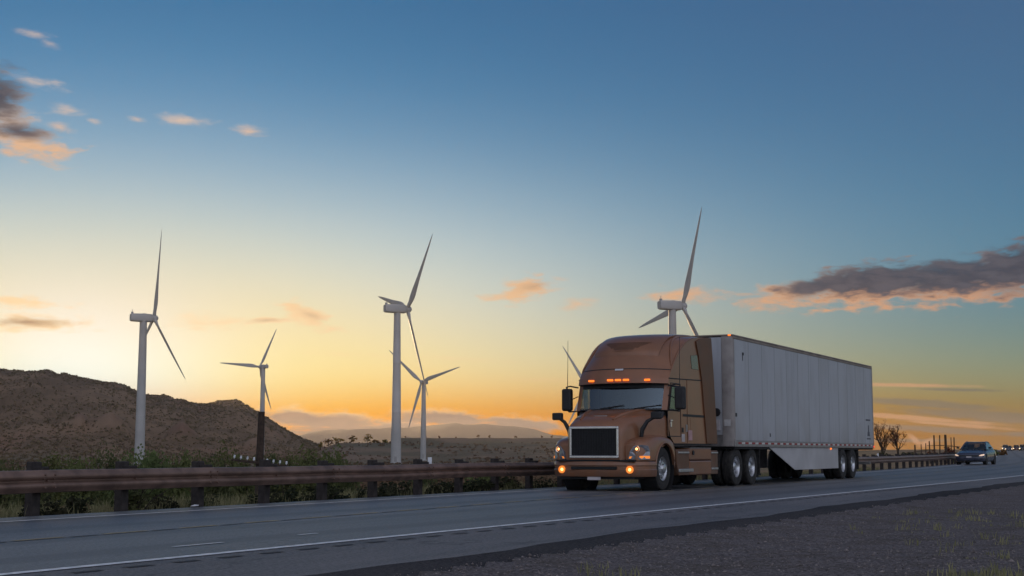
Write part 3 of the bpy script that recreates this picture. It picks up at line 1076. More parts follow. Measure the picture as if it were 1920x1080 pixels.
def catmull(pts, n):
    pts = [np.array(p, float) for p in pts]
    P = [2 * pts[0] - pts[1]] + pts + [2 * pts[-1] - pts[-2]]
    out = []
    m = len(pts) - 1
    for i in range(n + 1):
        v = m * i / n
        k = min(int(v), m - 1)
        u_ = v - k
        a, b, c, d = P[k], P[k + 1], P[k + 2], P[k + 3]
        out.append(0.5 * (2 * b + (c - a) * u_ + (2 * a - 5 * b + 4 * c - d) * u_ ** 2 + (3 * b - a - 3 * c + d) * u_ ** 3))
    return out


CW = 1.20
PC = [(0.05, 1.93), (-0.20, 2.57), (0.00, 2.60), (-0.02, 2.72), (-0.12, 2.95), (-0.30, 3.28), (-0.57, 3.56), (-1.02, 3.77), (-1.70, 3.87), (-2.6, 3.91), (-3.40, 3.92)]
PE = [(-0.22, 1.93), (-0.42, 2.55), (-0.32, 2.58), (-0.36, 2.70), (-0.55, 2.92), (-0.90, 3.22), (-1.32, 3.52), (-1.80, 3.73), (-2.35, 3.84), (-2.85, 3.885), (-3.40, 3.905)]


def skin_patch(i0, i1, n, ys, off=0.0, f0=0.0, f1=1.0, power=2.6):
    """a piece of the cab's outer skin between profile points i0 and i1"""
    c = catmull(PC[i0:i1 + 1], 40)
    e = catmull(PE[i0:i1 + 1], 40)
    rows = []
    for i in range(n + 1):
        f = f0 + (f1 - f0) * i / n
        k = f * 40
        a = min(int(k), 39)
        w_ = k - a
        pc_ = c[a] * (1 - w_) + c[a + 1] * w_
        pe_ = e[a] * (1 - w_) + e[a + 1] * w_
        rows.append([Vector((pc_[0] + (pe_[0] - pc_[0]) * abs(y / CW) ** power, y, pc_[1] + (pe_[1] - pc_[1]) * abs(y / CW) ** power)) for y in ys])
    if off:
        out = []
        for i, r in enumerate(rows):
            o = []
            for j, p in enumerate(r):
                a = rows[min(i + 1, n)][j] - rows[max(i - 1, 0)][j]
                b = r[min(j + 1, len(r) - 1)] - r[max(j - 1, 0)]
                nn = b.cross(a).normalized()
                if nn.x < 0:
                    nn = -nn
                o.append(p + nn * off)
            out.append(o)
        rows = out
    return rows


YS = [CW * q for q in (-1, -.985, -.95, -.9, -.83, -.74, -.62, -.48, -.32, -.16, 0, .16, .32, .48, .62, .74, .83, .9, .95, .985, 1)]
YW = [1.08 * q for q in (-1, -.9, -.75, -.55, -.3, 0, .3, .55, .75, .9, 1)]
wind = MB().rings(skin_patch(0, 1, 6, YW), closed=False).build('windshield', M['glass'], tr, smooth=60)
for sgn in (-1, 1):
    MB().rings(skin_patch(0, 1, 6, [sgn * q for q in (1.08, 1.11, 1.14, 1.17, 1.2)], 0.012), closed=False).build('windshield_pillar', M['bronze'], tr, smooth=60)
wr = skin_patch(0, 1, 6, YW, 0.014, 0.86, 1.0)
MB().rings(wr, closed=False).build('windshield_top_band', M['black'], tr, smooth=60)  # black band standing in for the visor's shadow on the glass
wr = skin_patch(0, 1, 6, YW, 0.014, 0.0, 0.06)
MB().rings(wr, closed=False).build('windshield_seal', M['black'], tr, smooth=60)
MB().rings(skin_patch(1, 2, 2, YS), closed=False).build('visor_underside', M['black'], tr, smooth=60)
cap = MB().rings(skin_patch(2, 3, 2, YS) + skin_patch(3, 5, 8, YS, 0, 0, 0.5)[1:], closed=False).build('roof_cap', M['bronze'], tr, smooth=35)
fair = MB().rings(skin_patch(3, 10, 30, YS, -0.004, 1 / 7.0 + .004, 1.0), closed=False).build('roof_fairing', M['bronze'], tr, smooth=45)
# roof window set in the fairing, small badge, seam
rw = skin_patch(3, 10, 6, [q * .56 for q in (-1, -.7, -.3, 0, .3, .7, 1)], 0.056, 0.345, 0.445)
rw = [[Vector((p.x, p.y * (0.80 + 0.20 * i / 6) , p.z)) for p in r] for i, r in enumerate(rw)]
MB().rings(rw, closed=False).build('roof_window', M['bronze_dark'], fair, smooth=60)
for a_, b_ in ((0.333, 0.345), (0.445, 0.457)):
    fr_ = skin_patch(3, 10, 2, [q * .60 for q in (-1, -.7, -.3, 0, .3, .7, 1)], 0.060, a_, b_)
    MB().rings([[Vector((p.x, p.y * (0.80 if a_ < .4 else 1.0), p.z)) for p in r] for r in fr_], closed=False).build('window_trim', M['bronze'], fair, smooth=60)
bd = skin_patch(3, 5, 3, [q * .11 for q in (-1, -.5, 0, .5, 1)], 0.016, 0.42, 0.50)
MB().rings(bd, closed=False).build('badge', M['chrome'], cap, smooth=60)
sm = skin_patch(3, 10, 2, YS, 0.006, 1 / 7.0 - 0.004, 1 / 7.0 + 0.006)
MB().rings(sm, closed=False).build('roof_seam', M['black'], cap, smooth=60)
# raised centre section of the roof fairing with a soft step round it
cy = [q * .86 for q in (-1, -.985, -.93, -.8, -.6, -.35, 0, .35, .6, .8, .93, .985, 1)]
hi_ = skin_patch(3, 10, 18, cy, 0.048, 0.285, 0.93)
lo_ = skin_patch(3, 10, 18, cy, -0.03, 0.285, 0.93)
for i in range(19):
    for j in range(len(cy)):
        if i in (0, 18) or j in (0, len(cy) - 1):
            hi_[i][j] = lo_[i][j]
MB().rings(hi_, closed=False).build('roof_crown', M['bronze'], fair, smooth=50)
# raised ribs sweeping over each side of the roof fairing
for sgn in (-1, 1):
    pts = []
    for i in range(13):
        f = 0.20 + 0.72 * i / 12
        y = sgn * (1.16 - 0.30 * math.sin(i / 12 * 2.0) * (0.9 if i < 12 else 1))
        r_ = skin_patch(3, 10, 1, [y - .02, y, y + .02], 0.006, f, min(f + .01, 1))
        pts.append(r_[0][1])
    MB().tube(pts, [0.008] + [0.030] * 11 + [0.008], 8).build('roof_rib', M['bronze'], fair, smooth=60)
    pts = []
    for i in range(11):
        f = 0.12 + 0.55 * i / 10
        y = sgn * (1.195 - 0.02 * math.sin(i / 10 * math.pi))
        r_ = skin_patch(3, 10, 1, [y - .004, y, y + .004], 0.004, f, min(f + .01, 1))
        pts.append(r_[0][1])
    MB().tube(pts, [0.006] + [0.022] * 9 + [0.006], 8).build('roof_rib', M['bronze'], fair, smooth=60)
for y in (-0.74, -0.20, 0.01, 0.22, 0.74):
    r_ = skin_patch(2, 3, 1, [y - .02, y, y + .02], 0.01)
    p = (r_[0][1] + r_[1][1]) / 2
    o = MB().box(-.03, .03, -.075, .075, -.022, .026).build('marker_lamp', M['amber'], cap, bevel=.012)
    o.location = p + Vector((0.012, 0, 0.01))
    o.rotation_euler = (0, 0, -math.copysign(abs(y) ** 2 * .45, y))


# cab side walls with the door window cut out
def side_edges():
    pts = []
    for i0, i1, n in ((0, 1, 2), (1, 2, 1), (2, 3, 1)):
        pts += [tuple(p) for p in catmull(PE[i0:i1 + 1], n)][:-1]
    pts += [tuple(p) for p in catmull(PE[3:11], 30)]
    return pts


SIDE = side_edges() + [(-3.46, 2.8), (-3.50, 1.13), (-0.66, 1.13), (-0.40, 1.30), (-0.30, 1.60)]
WIN = [(-0.33, 1.95), (-1.06, 1.93), (-1.06, 2.53), (-0.52, 2.53)]
for sgn in (-1, 1):
    bm = bmesh.new()
    eds = []
    for poly in (SIDE, WIN):
        vv = [bm.verts.new((p[0], sgn * CW, p[1])) for p in poly]
        eds += [bm.edges.new((vv[i], vv[(i + 1) % len(vv)])) for i in range(len(vv))]
    bmesh.ops.triangle_fill(bm, use_beauty=True, use_dissolve=False, edges=eds)
    cen = [f for f in bm.faces if -1.06 < f.calc_center_median().x < -0.4 and 1.95 < f.calc_center_median().z < 2.52 and f.calc_center_median().x < -0.33 - (f.calc_center_median().z - 1.95) * .328]
    bmesh.ops.delete(bm, geom=[f for f in cen if all(any(abs(v.co.x - w[0]) < 1e-4 and abs(v.co.z - w[1]) < 1e-4 for w in WIN) for v in f.verts)], context='FACES')
    bmesh.ops.recalc_face_normals(bm, faces=bm.faces)
    me = bpy.data.meshes.new('cab_side')
    bm.to_mesh(me)
    bm.free()
    me.materials.append(M['bronze'])
    so = bpy.data.objects.new('cab_side', me)
    col.objects.link(so)
    so.parent = tr
    # door: outline proud of the wall, with its own window, frame, handle and seams
    y0, y1 = sorted((sgn * 1.196, sgn * 1.204))
    door = MB()
    DO = [(-0.27, 1.30), (-0.24, 1.93), (-0.47, 2.60), (-1.13, 2.60), (-1.15, 1.30)]
    for a, b in zip(DO, DO[1:] + DO[:1]):
        door.tube([(a[0], sgn * 1.202, a[1]), (b[0], sgn * 1.202, b[1])], 0.010, 6)
    dr = door.build('door', M['black'], tr)
    wf = MB()
    for a, b in zip(WIN, WIN[1:] + WIN[:1]):
        wf.tube([(a[0], sgn * 1.203, a[1]), (b[0], sgn * 1.203, b[1])], 0.022, 6)
    wf.build('window_frame', M['black'], dr)
    MB().prism(WIN, sgn * 1.194, sgn * 1.198).build('window', M['sideglass'], dr)
    MB().box(-0.52, -0.38, sgn * 1.205, sgn * 1.240, 1.66, 1.70).box(-0.49, -0.41, sgn * 1.205, sgn * 1.225, 1.52, 1.66).build('door_handle', M['chrome'], dr, bevel=.008)
    # upper sleeper window, seams, extender
    sw = MB().prism([(-1.98, 3.02), (-2.50, 3.02), (-2.42, 3.40), (-1.92, 3.36)], sgn * 1.199, sgn * 1.208).build('sleeper_window', M['darkglass'], tr, bevel=.006, bseg=1)
    MB().tube([(-0.36, sgn * 1.203, 2.71), (-1.5, sgn * 1.203, 2.73), (-2.78, sgn * 1.203, 2.76)], 0.014, 6).build('side_seam', M['black'], so)
    MB().tube([(-1.62, sgn * 1.203, 1.14), (-1.62, sgn * 1.203, 2.72)], 0.007, 6).build('side_seam', M['bronze_dark'], so)
    MB().box(-2.45, -1.85, sgn * 1.2, sgn * 1.206, 1.22, 1.78).build('luggage_door', M['bronze'], so, bevel=.003, bseg=1)
    EXT = [(-2.28, 3.74), (-2.60, 3.83), (-3.05, 3.90), (-3.46, 3.91), (-3.62, 2.9), (-3.83, 1.13), (-3.02, 1.13), (-2.86, 1.9), (-2.70, 2.75), (-2.48, 3.35)]
    MB().prism(EXT, sgn * 1.205, sgn * 1.232).build('side_extender', M['bronze_dark'], tr, bevel=.008, bseg=2)
    MB().box(-0.30, -0.24, sgn * 1.2, sgn * 1.206, 1.3, 1.9).build('pillar_strip', M['bronze'], so)
    # placards low on the cab side
    if sgn > 0:
        MB().box(-1.42, -1.20, 1.201, 1.206, 1.17, 1.36).build('placard', M['placard'], so)
        MB().box(-1.95, -1.66, 1.207, 1.211, 1.21, 1.46).build('placard', M['pink'], so)
        MB().box(-1.33, -1.22, 1.201, 1.210, 1.40, 1.52).build('side_vent', M['black'], so)
        MB().box(-1.62, -1.50, 1.201, 1.209, 1.42, 1.60).build('side_vent', M['alu_dull'], so)
        MB().box(-3.02, -1.3, 1.2065, 1.2105, 1.80, 1.86).build('trim_strip', M['black'], so)

MB().box(-3.48, -3.44, -1.19, 1.19, 1.13, 3.90).build('cab_rear_wall', M['bronze_dark'], tr)
MB().box(-3.44, -0.2, -1.19, 1.19, 1.10, 1.16).build('cab_floor', M['black'], tr)
MB().box(-1.75, -1.70, -1.18, 1.18, 1.16, 3.30).build('sleeper_curtain', M['curtain'], tr)
dash = MB().prism([(-0.10, 1.80), (-0.18, 1.90), (-0.50, 1.92), (-0.62, 1.75), (-0.60, 1.45), (-0.10, 1.45)], -1.12, 1.12).build('dashboard', M['seat'], tr, bevel=.03)
sw_ = MB()
ring = [Vector((-0.72 + 0.10 * math.sin(2 * math.pi * k / 20), 0.58 + 0.24 * math.cos(2 * math.pi * k / 20), 1.90 + 0.22 * math.sin(2 * math.pi * k / 20))) for k in range(21)]
sw_.tube(ring, 0.016, 6, False).tube([(-0.5, 0.58, 1.75), (-0.72, 0.58, 1.90)], 0.03, 8).tube([ring[0], ring[10]], 0.014, 6)
sw_.build('steering_wheel', M['black'], tr)
for y in (-0.58, 0.58):
    st_ = MB().box(-1.45, -0.95, y - .26, y + .26, 1.5, 1.66).build('seat', M['seat'], tr, bevel=.05)
    MB().box(-1.55, -1.40, y - .25, y + .25, 1.62, 2.25).build('backrest', M['seat'], st_, bevel=.05)
    MB().box(-1.56, -1.46, y - .13, y + .13, 2.28, 2.46).build('headrest', M['seat'], st_, bevel=.04)
for y, d in ((-0.45, 1), (0.45, 1)):
    b = skin_patch(0, 1, 1, [y, y + .62 * d], 0.03, 0.05, 0.30)
    MB().tube([b[0][0] + Vector((.03, 0, -.04)), b[0][0] + Vector((0.01, 0, 0)), (b[0][1] * .45 + b[1][1] * .55)], [.022, .014, .010], 6).build('wiper', M['black'], tr)


# hood
def hood_ring(x, hw, zt, zb, crown, n=22):
    pts = [Vector((x, hw, zb))]
    for i in range(n + 1):
        a = math.pi * i / n
        c, s_ = math.cos(a), math.sin(a)
        y = math.copysign(abs(c) ** 0.36, c) * hw
        zsh = zt - 0.30
        z = zsh + 0.30 * abs(s_) ** 0.62 + crown * (1 - (y / hw) ** 2)
        pts.append(Vector((x, y * (1 - 0.10 * max(0, (z - zsh) / .3) ** 3), z)))
    pts.append(Vector((x, -hw, zb)))
    return pts


HST = [(1.445, .640, 1.49, .74, .00), (1.44, .665, 1.535, .73, .00), (1.42, .685, 1.575, .73, .005), (1.37, .715, 1.625, .73, .012), (1.28, .745, 1.672, .74, .022), (1.10, .785, 1.735, .76, .03), (0.85, .85, 1.80, .80, .03), (0.55, .94, 1.86, .85, .03), (0.25, 1.02, 1.905, .9, .03), (0.0, 1.09, 1.935, 1.0, .025), (-0.26, 1.17, 1.945, 1.1, .01)]
hood = MB().rings([hood_ring(*h) for h in HST], closed=False)
hood.add([p for p in hood_ring(*HST[0])], [tuple(range(len(hood_ring(*HST[0]))))])
hood = hood.build('hood', M['bronze'], tr, smooth=38)
# two shallow ridges and the intake lip on the hood top
for sgn in (-1, 1):
    pts = [(1.30, sgn * .42, 1.690), (1.05, sgn * .47, 1.772), (0.7, sgn * .54, 1.852), (0.3, sgn * .63, 1.918), (-0.02, sgn * .70, 1.945)]
    MB().tube([Vector(p) + Vector((0, 0, -.012)) for p in pts], [.02, .045, .05, .045, .02], 8).build('hood_ridge', M['bronze'], hood, smooth=60)
MB().box(0.98, 1.10, -.17, .17, 1.755, 1.782).build('hood_badge', M['alu_dull'], hood, bevel=.01)
# grille
gf = MB()
o_, i_ = 0.630, 0.575
zo0, zo1, zi0, zi1 = 0.775, 1.515, 0.83, 1.460
gf.prism([(-o_, zo0), (o_, zo0), (o_, zi0), (-o_, zi0)], 1.435, 1.495, 'x')
gf.prism([(-o_, zi1), (o_, zi1), (o_, zo1), (-o_, zo1)], 1.435, 1.495, 'x')
gf.prism([(-o_, zi0), (-i_, zi0), (-i_, zi1), (-o_, zi1)], 1.435, 1.494, 'x')
gf.prism([(i_, zi0), (o_, zi0), (o_, zi1), (i_, zi1)], 1.435, 1.494, 'x')
grille = gf.build('grille_frame', M['chrome'], tr, bevel=.012)
MB().box(1.446, 1.452, -i_, i_, zi0, zi1).build('grille_backing', M['blackmetal'], grille)
gm = MB()
for k in range(17):
    z = zi0 + .02 + k * (zi1 - zi0 - .04) / 16
    gm.box(1.453, 1.468, -i_, i_, z - .006, z + .006)
for k in range(27):
    y = -i_ + .02 + k * (2 * i_ - .04) / 26
    gm.box(1.455, 1.466, y - .004, y + .004, zi0, zi1)
tag(gm.build('grille_mesh', M['black'], grille), kind='stuff')

# front fenders with lamps
for sgn in (-1, 1):
    rings = []
    for x, yo, zt in ((1.30, 1.00, 1.07), (1.27, 1.06, 1.13), (1.18, 1.13, 1.18), (1.05, 1.185, 1.225), (0.85, 1.21, 1.27), (0.66, 1.22, 1.30), (0.5, 1.225, 1.32), (0.35, 1.225, 1.33), (0.18, 1.225, 1.335), (0, 1.225, 1.335), (-0.18, 1.225, 1.325), (-0.35, 1.225, 1.305), (-0.5, 1.222, 1.27), (-0.62, 1.215, 1.22), (-0.70, 1.205, 1.15)):
        if abs(x) < 0.63:
            zl = max(0.5 + math.sqrt(max(0.63 ** 2 - x * x, 0)), 0.70 if x > 0 else 0.55)
        else:
            zl = 0.715 if x > 0 else 0.52
        zl = min(zl, zt - .06)
        ring = [(x, .62, zt - .02), (x, .80, zt + .004), (x, .95, zt), (x, yo - .10, zt - .022), (x, yo - .035, zt - .065), (x, yo - .006, min(zt - .13, 9)), (x, yo, (zt - .13 + zl) / 2 if zt - .13 > zl else zl + .001), (x, yo, zl), (x, yo - .05, zl - .002)]
        ring = [Vector((p[0], sgn * p[1], max(p[2], zl - .002))) for p in ring]
        rings.append(ring)
    fd = MB().rings(rings, closed=False)
    f0 = rings[0]
    fd.add(f0 + [Vector((1.30, sgn * .62, .715))], [tuple(range(len(f0) + 1))])
    fend = fd.build('fender', M['bronze'], tr, smooth=45)
    # wheel arch lip
    MB().tube([(0.64 * math.cos(a), sgn * 1.222, 0.5 + 0.64 * math.sin(a)) for a in [R(q) for q in range(14, 172, 8)]], 0.026, 8).build('arch_lip', M['bronze'], fend, smooth=60)
    MB().lathe([(0.62, -.42), (0.64, -.42), (0.64, .0)], 'y', 28, (0, sgn * 1.2 if sgn > 0 else -.78, .5)).build('wheel_liner', M['blackmetal'], fend)
    # head lamp: wraps round the corner
    hl = [(1.318, .80, .74), (1.322, .84, .92), (1.305, .93, 1.045), (1.22, 1.10, 1.085), (1.06, 1.205, 1.06), (1.00, 1.225, .93), (1.02, 1.228, .745), (1.22, 1.10, .742)]
    hv = [Vector((p[0], sgn * p[1], p[2])) for p in hl]
    out = Vector((.9, sgn * .45, 0)).normalized()
    hb = MB().add([v + out * .03 for v in hv] + [v - out * .05 for v in hv], [tuple(range(8))] + [(i, (i + 1) % 8, 8 + (i + 1) % 8, 8 + i) for i in range(8)])
    lamp = hb.build('headlight', M['lens'], fend, bevel=.008)
    MB().lathe([(0.0, .062), (.020, .058), (.032, .045), (.036, .02)], 'x', 16, (1.245, sgn * 1.00, .985)).build('lamp', M['head'], lamp, smooth=60)
    MB().lathe([(.085, .03), (.082, .055), (.06, .04), (.055, .02)], 'x', 18, (1.245, sgn * 1.00, .985)).build('reflector_bowl', M['alu'], lamp, smooth=60)
    ts = [Vector((1.345, sgn * .83, .765)), Vector((1.245, sgn * 1.115, .765)), Vector((1.05, sgn * 1.245, .765)), Vector((1.05, sgn * 1.245, .825)), Vector((1.245, sgn * 1.115, .825)), Vector((1.345, sgn * .85, .81))]
    tb = MB().add(ts + [v - out * .06 for v in ts], [(0, 1, 4, 5), (1, 2, 3, 4)] + [(i, (i + 1) % 6, 6 + (i + 1) % 6, 6 + i) for i in range(6)])
    tb.build('turn_signal', M['turn'], lamp)
    # hood mirror on its black stalk
    hm = MB().tube([(0.80, sgn * 0.92, 1.20), (0.80, sgn * 0.96, 1.45), (0.78, sgn * 1.08, 1.64), (0.74, sgn * 1.22, 1.72)], [.05, .055, .045, .035], 10).build('hood_mirror', M['black'], tr, smooth=60)
    MB().box(0.66, 0.80, sgn * 1.16, sgn * 1.42, 1.69, 1.87).build('mirror_head', M['black'], hm, bevel=.035, bseg=3)
    # door mirror
    ma = MB().tube([(-0.30, sgn * 1.20, 2.52), (-0.28, sgn * 1.42, 2.56), (-0.28, sgn * 1.52, 2.54), (-0.28, sgn * 1.52, 2.44)], .018, 8).tube([(-0.30, sgn * 1.20, 1.93), (-0.28, sgn * 1.45, 1.92), (-0.28, sgn * 1.52, 1.98)], .018, 8).tube([(-0.30, sgn * 1.20, 2.3), (-0.28, sgn * 1.44, 2.20)], .012, 6).build('mirror_arm', M['black'], tr, smooth=60)
    MB().box(-0.40, -0.22, sgn * 1.38, sgn * 1.64, 1.94, 2.50).build('mirror_head', M['black'], ma, bevel=.05, bseg=3)
    MB().box(-0.408, -0.402, sgn * 1.42, sgn * 1.60, 2.0, 2.44).build('mirror_glass', M['chrome'], ma)
    MB().tube([(-0.30, sgn * 1.50, 2.5), (-0.32, sgn * 1.50, 3.0), (-0.34, sgn * 1.50, 3.72)], [.010, .007, .005], 6).build('antenna', M['black'], ma)

# bumper
plan = [(0.58, -1.225), (0.85, -1.23), (1.05, -1.215), (1.20, -1.15), (1.30, -1.05), (1.37, -.90), (1.42, -.65), (1.45, -.3), (1.455, 0), (1.45, .3), (1.42, .65), (1.37, .90), (1.30, 1.05), (1.20, 1.15), (1.05, 1.215), (0.85, 1.23), (0.58, 1.225)]
BPR = [(-.10, .335), (-.02, .34), (.0, .365), (.012, .50), (-.005, .52), (-.005, .585), (.012, .605), (.010, .665), (-.012, .695), (-.12, .70)]
rings = []
for i, p in enumerate(plan):
    a, b = plan[max(i - 1, 0)], plan[min(i + 1, len(plan) - 1)]
    d = Vector((b[0] - a[0], b[1] - a[1], 0)).normalized()
    nn = Vector((d.y, -d.x, 0))
    rings.append([Vector((p[0], p[1], 0)) + nn * o + Vector((0, 0, z)) for o, z in BPR])
bump = MB().rings(rings, closed=False).build('bumper', M['bronze'], tr, smooth=35)
MB().box(1.40, 1.470, -.60, .56, .505, .578).build('bumper_intake', M['blackmetal'], bump, bevel=.01)
MB().box(1.30, 1.43, -1.0, 1.0, .695, .735).build('bumper_gap', M['blackmetal'], bump)
for sgn in (-1, 1):
    fl = MB().lathe([(.088, -.03), (.088, .012), (.07, .016), (.040, .0)], 'x', 20, (1.40, sgn * .87, .505)).build('fog_lamp', M['turn'], bump, smooth=50)
    MB().lathe([(0.0, .016), (.022, .013), (.036, .004), (.040, -.01)], 'x', 16, (1.40, sgn * .87, .505)).build('bulb', M['fog'], fl, smooth=60)
MB().box(1.41, 1.42, -.20, .14, .26, .345).build('licence_plate', M['placard'], bump, bevel=.003, bseg=1)
MB().box(0.6, 1.32, -.95, .95, .28, .42).build('bumper_underside', M['blackmetal'], bump)


# wheels
def tyre_profile(w):
    h = w / 2
    return [(.29, -h * .9), (.35, -h), (.45, -h), (.502, -h * .9), (.518, -h * .72), (.519, -h * .40), (.507, -h * .38), (.507, -h * .30), (.52, -h * .28), (.52, h * .28), (.507, h * .30), (.507, h * .38), (.519, h * .40), (.518, h * .72), (.502, h * .9), (.45, h), (.35, h), (.29, h * .9)]


def wheel(parent, x, ysgn, yface, front, dual):
    root = bpy.data.objects.new('wheel', None)
    col.objects.link(root)
    root.parent = parent
    root.location = (x, 0, .52)
    w = .29
    yc = ysgn * (yface - w / 2)
    MB().lathe([(r_, yc + h) for r_, h in tyre_profile(w)], 'y', 40).build('tyre', M['rubber'], root, smooth=40)
    if dual:
        yc2 = ysgn * (yface - w * 1.5 - .04)
        MB().lathe([(r_, yc2 + h) for r_, h in tyre_profile(w)], 'y', 32).build('tyre', M['rubber'], root, smooth=40)
    if front:
        pr = [(.292, .135), (.297, .115), (.28, .085), (.255, .07), (.20, .078), (.165, .092), (.155, .13), (.12, .135), (.105, .175), (.06, .19), (0, .192)]
    else:
        pr = [(.292, .132), (.298, .115), (.282, .09), (.272, .02), (.262, -.05), (.20, -.075), (.165, -.07), (.155, .02), (.12, .06), (.09, .085), (0, .09)]
    rim = MB().lathe([(r_, yc + ysgn * h) for r_, h in pr], 'y', 36).build('rim', M['alu'], root, smooth=40)
    hh = MB()
    for k in range(10):
        a = 2 * math.pi * k / 10
        hy = yc + ysgn * ((.080 if front else -.066))
        hh.lathe([(0.0, hy), (.033, hy)], 'y', 10, (math.cos(a) * .226, 0, math.sin(a) * .226))
    tag(hh.build('rim_hole', M['hubdark'], rim), kind='stuff')
    lg = MB()
    for k in range(10):
        a = 2 * math.pi * (k + .5) / 10
        hy = yc + ysgn * (.092 if front else -.07)
        lg.lathe([(.016, hy - .01 * ysgn), (.015, hy + .03 * ysgn), (0, hy + .035 * ysgn)], 'y', 6, (math.cos(a) * .172, 0, math.sin(a) * .172))
    tag(lg.build('lug_nut', M['chrome'], rim), kind='stuff')
    return root


for sgn in (-1, 1):
    wheel(tr, 0, sgn, 1.17, True, False)
    for x in (-5.50, -6.86):
        wheel(tr, x, sgn, 1.21, False, True)
for x in (0, -5.50, -6.86):
    MB().tube([(x, -1.0, .52), (x, 1.0, .52)], .09, 10).build('axle', M['blackmetal'], tr)
for sgn in (-1, 1):
    MB().box(-7.75, 0.9, sgn * .38, sgn * .47, .78, 1.04).build('frame_rail', M['blackmetal'], tr)
    MB().box(-7.62, -7.58, sgn * .62, sgn * 1.2, .28, 1.0).build('mud_flap', M['rubber'], tr)
    # side fairing, steps and tank cover between the axles
    a, b = sgn * .80, sgn * 1.20
    MB().prism([(-1.02, .34), (-0.86, .62), (-0.80, .98), (-1.75, .99), (-1.75, .34)], a, sgn * 1.19).build('step_fairing', M['bronze_dark'], tr, bevel=.02)
    MB().box(-3.40, -1.765, a, b, .34, .70).build('tank_cover', M['bronze'], tr, bevel=.03)
    MB().box(-3.40, -1.765, a, b, .715, 1.02).build('tank_cover', M['bronze'], tr, bevel=.03)
    MB().box(-3.98, -3.415, a, sgn * 1.18, .34, .96).build('rear_step_box', M['bronze_dark'], tr, bevel=.02)
    MB().box(-3.38, -1.78, sgn * .9, sgn * 1.208, 1.012, 1.028).build('cover_trim', M['alu_dull'], tr)
    MB().box(-1.72, -0.95, sgn * 1.10, sgn * 1.215, .88, .925).build('step', M['alu'], tr, bevel=.008)
    MB().box(-1.98, -0.98, sgn * 1.10, sgn * 1.225, .42, .50).build('step', M['alu'], tr, bevel=.012)
    MB().box(-3.96, -3.45, sgn * 1.10, sgn * 1.20, .88, .92).build('step', M['alu'], tr, bevel=.008)
    MB().box(-3.96, -3.45, sgn * 1.10, sgn * 1.20, .46, .51).build('step', M['alu'], tr, bevel=.008)
    MB().tube([(-2.0, sgn * 1.20, .90), (-2.0, sgn * 1.225, .90)], .06, 14).build('fuel_cap', M['black'], tr)
MB().box(-6.75, -5.6, -.5, .5, 1.04, 1.16).build('fifth_wheel', M['blackmetal'], tr, bevel=.03)
MB().box(-3.9, -1.0, -.75, .75, .55, .95).build('chassis_block', M['blackmetal'], tr)
for k, y in enumerate((-.25, 0, .25)):
    pts = [(-3.5, y, 1.9), (-3.9, y + .1, 1.5), (-4.4, y + .1, 1.45), (-4.98, y + .35, 1.75)]
    MB().tube([tuple(p) for p in catmull(pts, 12)], .018, 6).build('air_hose', M['black' if k else 'red'], tr)

# ------------------------------------------------------------------ trailer
tl = empty('semi_trailer', RW(TRUCK_S, TRUCK_T + 5.05), TRUCK_RZ, 'long white box trailer with side skirt coupled behind the truck', 'trailer')
TL = 16.45
MB().box(-TL + .06, -.06, -1.27, 1.272, 1.16, 4.06).build('box_core', M['alu_dull'], tl)
MB().box(-TL, 0.0, -1.30, 1.30, 4.085, 4.135).build('roof', M['railtan'], tl, bevel=.02)
npan = 13
pw = (TL - .12 - .10) / npan
pan = MB().box(-pw + .005, -.005, 1.273, 1.294, 1.232, 4.012).build('side_panel', M['trailer'], tl, bevel=.004, bseg=1)
pan.location = (-.12, 0, 0)
for k in range(1, npan):
    MB().box(-.12 - k * pw - .012, -.12 - k * pw + .012, 1.290, 1.2975, 1.235, 4.010).build('panel_seam', M['seam'], tl)
    p = share('side_panel', pan.data, tl, (-.12 - k * pw, 0, 0))
    if k % 3 == 1:
        p.material_slots[0].link = 'OBJECT'
        p.material_slots[0].material = M['trailer2']
MB().box(-TL + .1, -.12, -1.294, -1.273, 1.232, 4.012).build('side_panel', M['trailer'], tl)
for sgn in (-1, 1):
    MB().box(-TL + .02, -.02, sgn * 1.275, sgn * 1.305, 4.014, 4.083).build('top_rail', M['railtan'], tl, bevel=.008)
    MB().box(-TL + .02, -.02, sgn * 1.270, sgn * 1.308, 1.06, 1.228).build('bottom_rail', M['alu_dull'], tl, bevel=.01)
    MB().prism([(.012, sgn * .97), (.012, sgn * 1.22), (-.03, sgn * 1.285), (-.115, sgn * 1.298), (-.115, sgn * 1.2), (-.05, sgn * .97)], 1.07, 4.08, 'z').build('corner_post', M['rust_rail'], tl, smooth=40)
    MB().box(-TL - .02, -TL + .09, sgn * 1.16, sgn * 1.302, 1.06, 4.082).build('rear_post', M['alu_dull'], tl, bevel=.01)
    door = MB().box(-TL - .012, -TL + .055, sgn * .01, sgn * 1.155, 1.24, 4.0).build('rear_door', M['trailer'], tl)
    for y in (.35, .8):
        MB().tube([(-TL - .04, sgn * y, 1.2), (-TL - .04, sgn * y, 4.0)], .018, 6).build('lock_rod', M['alu_dull'], door)
for k in range(4):
    MB().box(-.055, .006, -.965 + k * .4825 + .004, -.965 + (k + 1) * .4825 - .004, 1.38, 4.06).build('front_panel', M['trailer'], tl, bevel=.006, bseg=1)
MB().box(-.055, .010, -.965, .965, 1.07, 1.375).build('front_sill', M['alu_dull'], tl)
MB().lathe([(0, .05), (.10, .045), (.115, .02), (.115, 0)], 'x', 20, (.006, .80, 2.00)).build('coupling_port', M['black'], tl)
MB().box(.006, .04, .66, .90, 1.50, 1.80).build('connection_box', M['placard'], tl, bevel=.01)
MB().box(.006, .045, .40, .63, 1.42, 1.66).build('connection_box', M['black'], tl, bevel=.01)
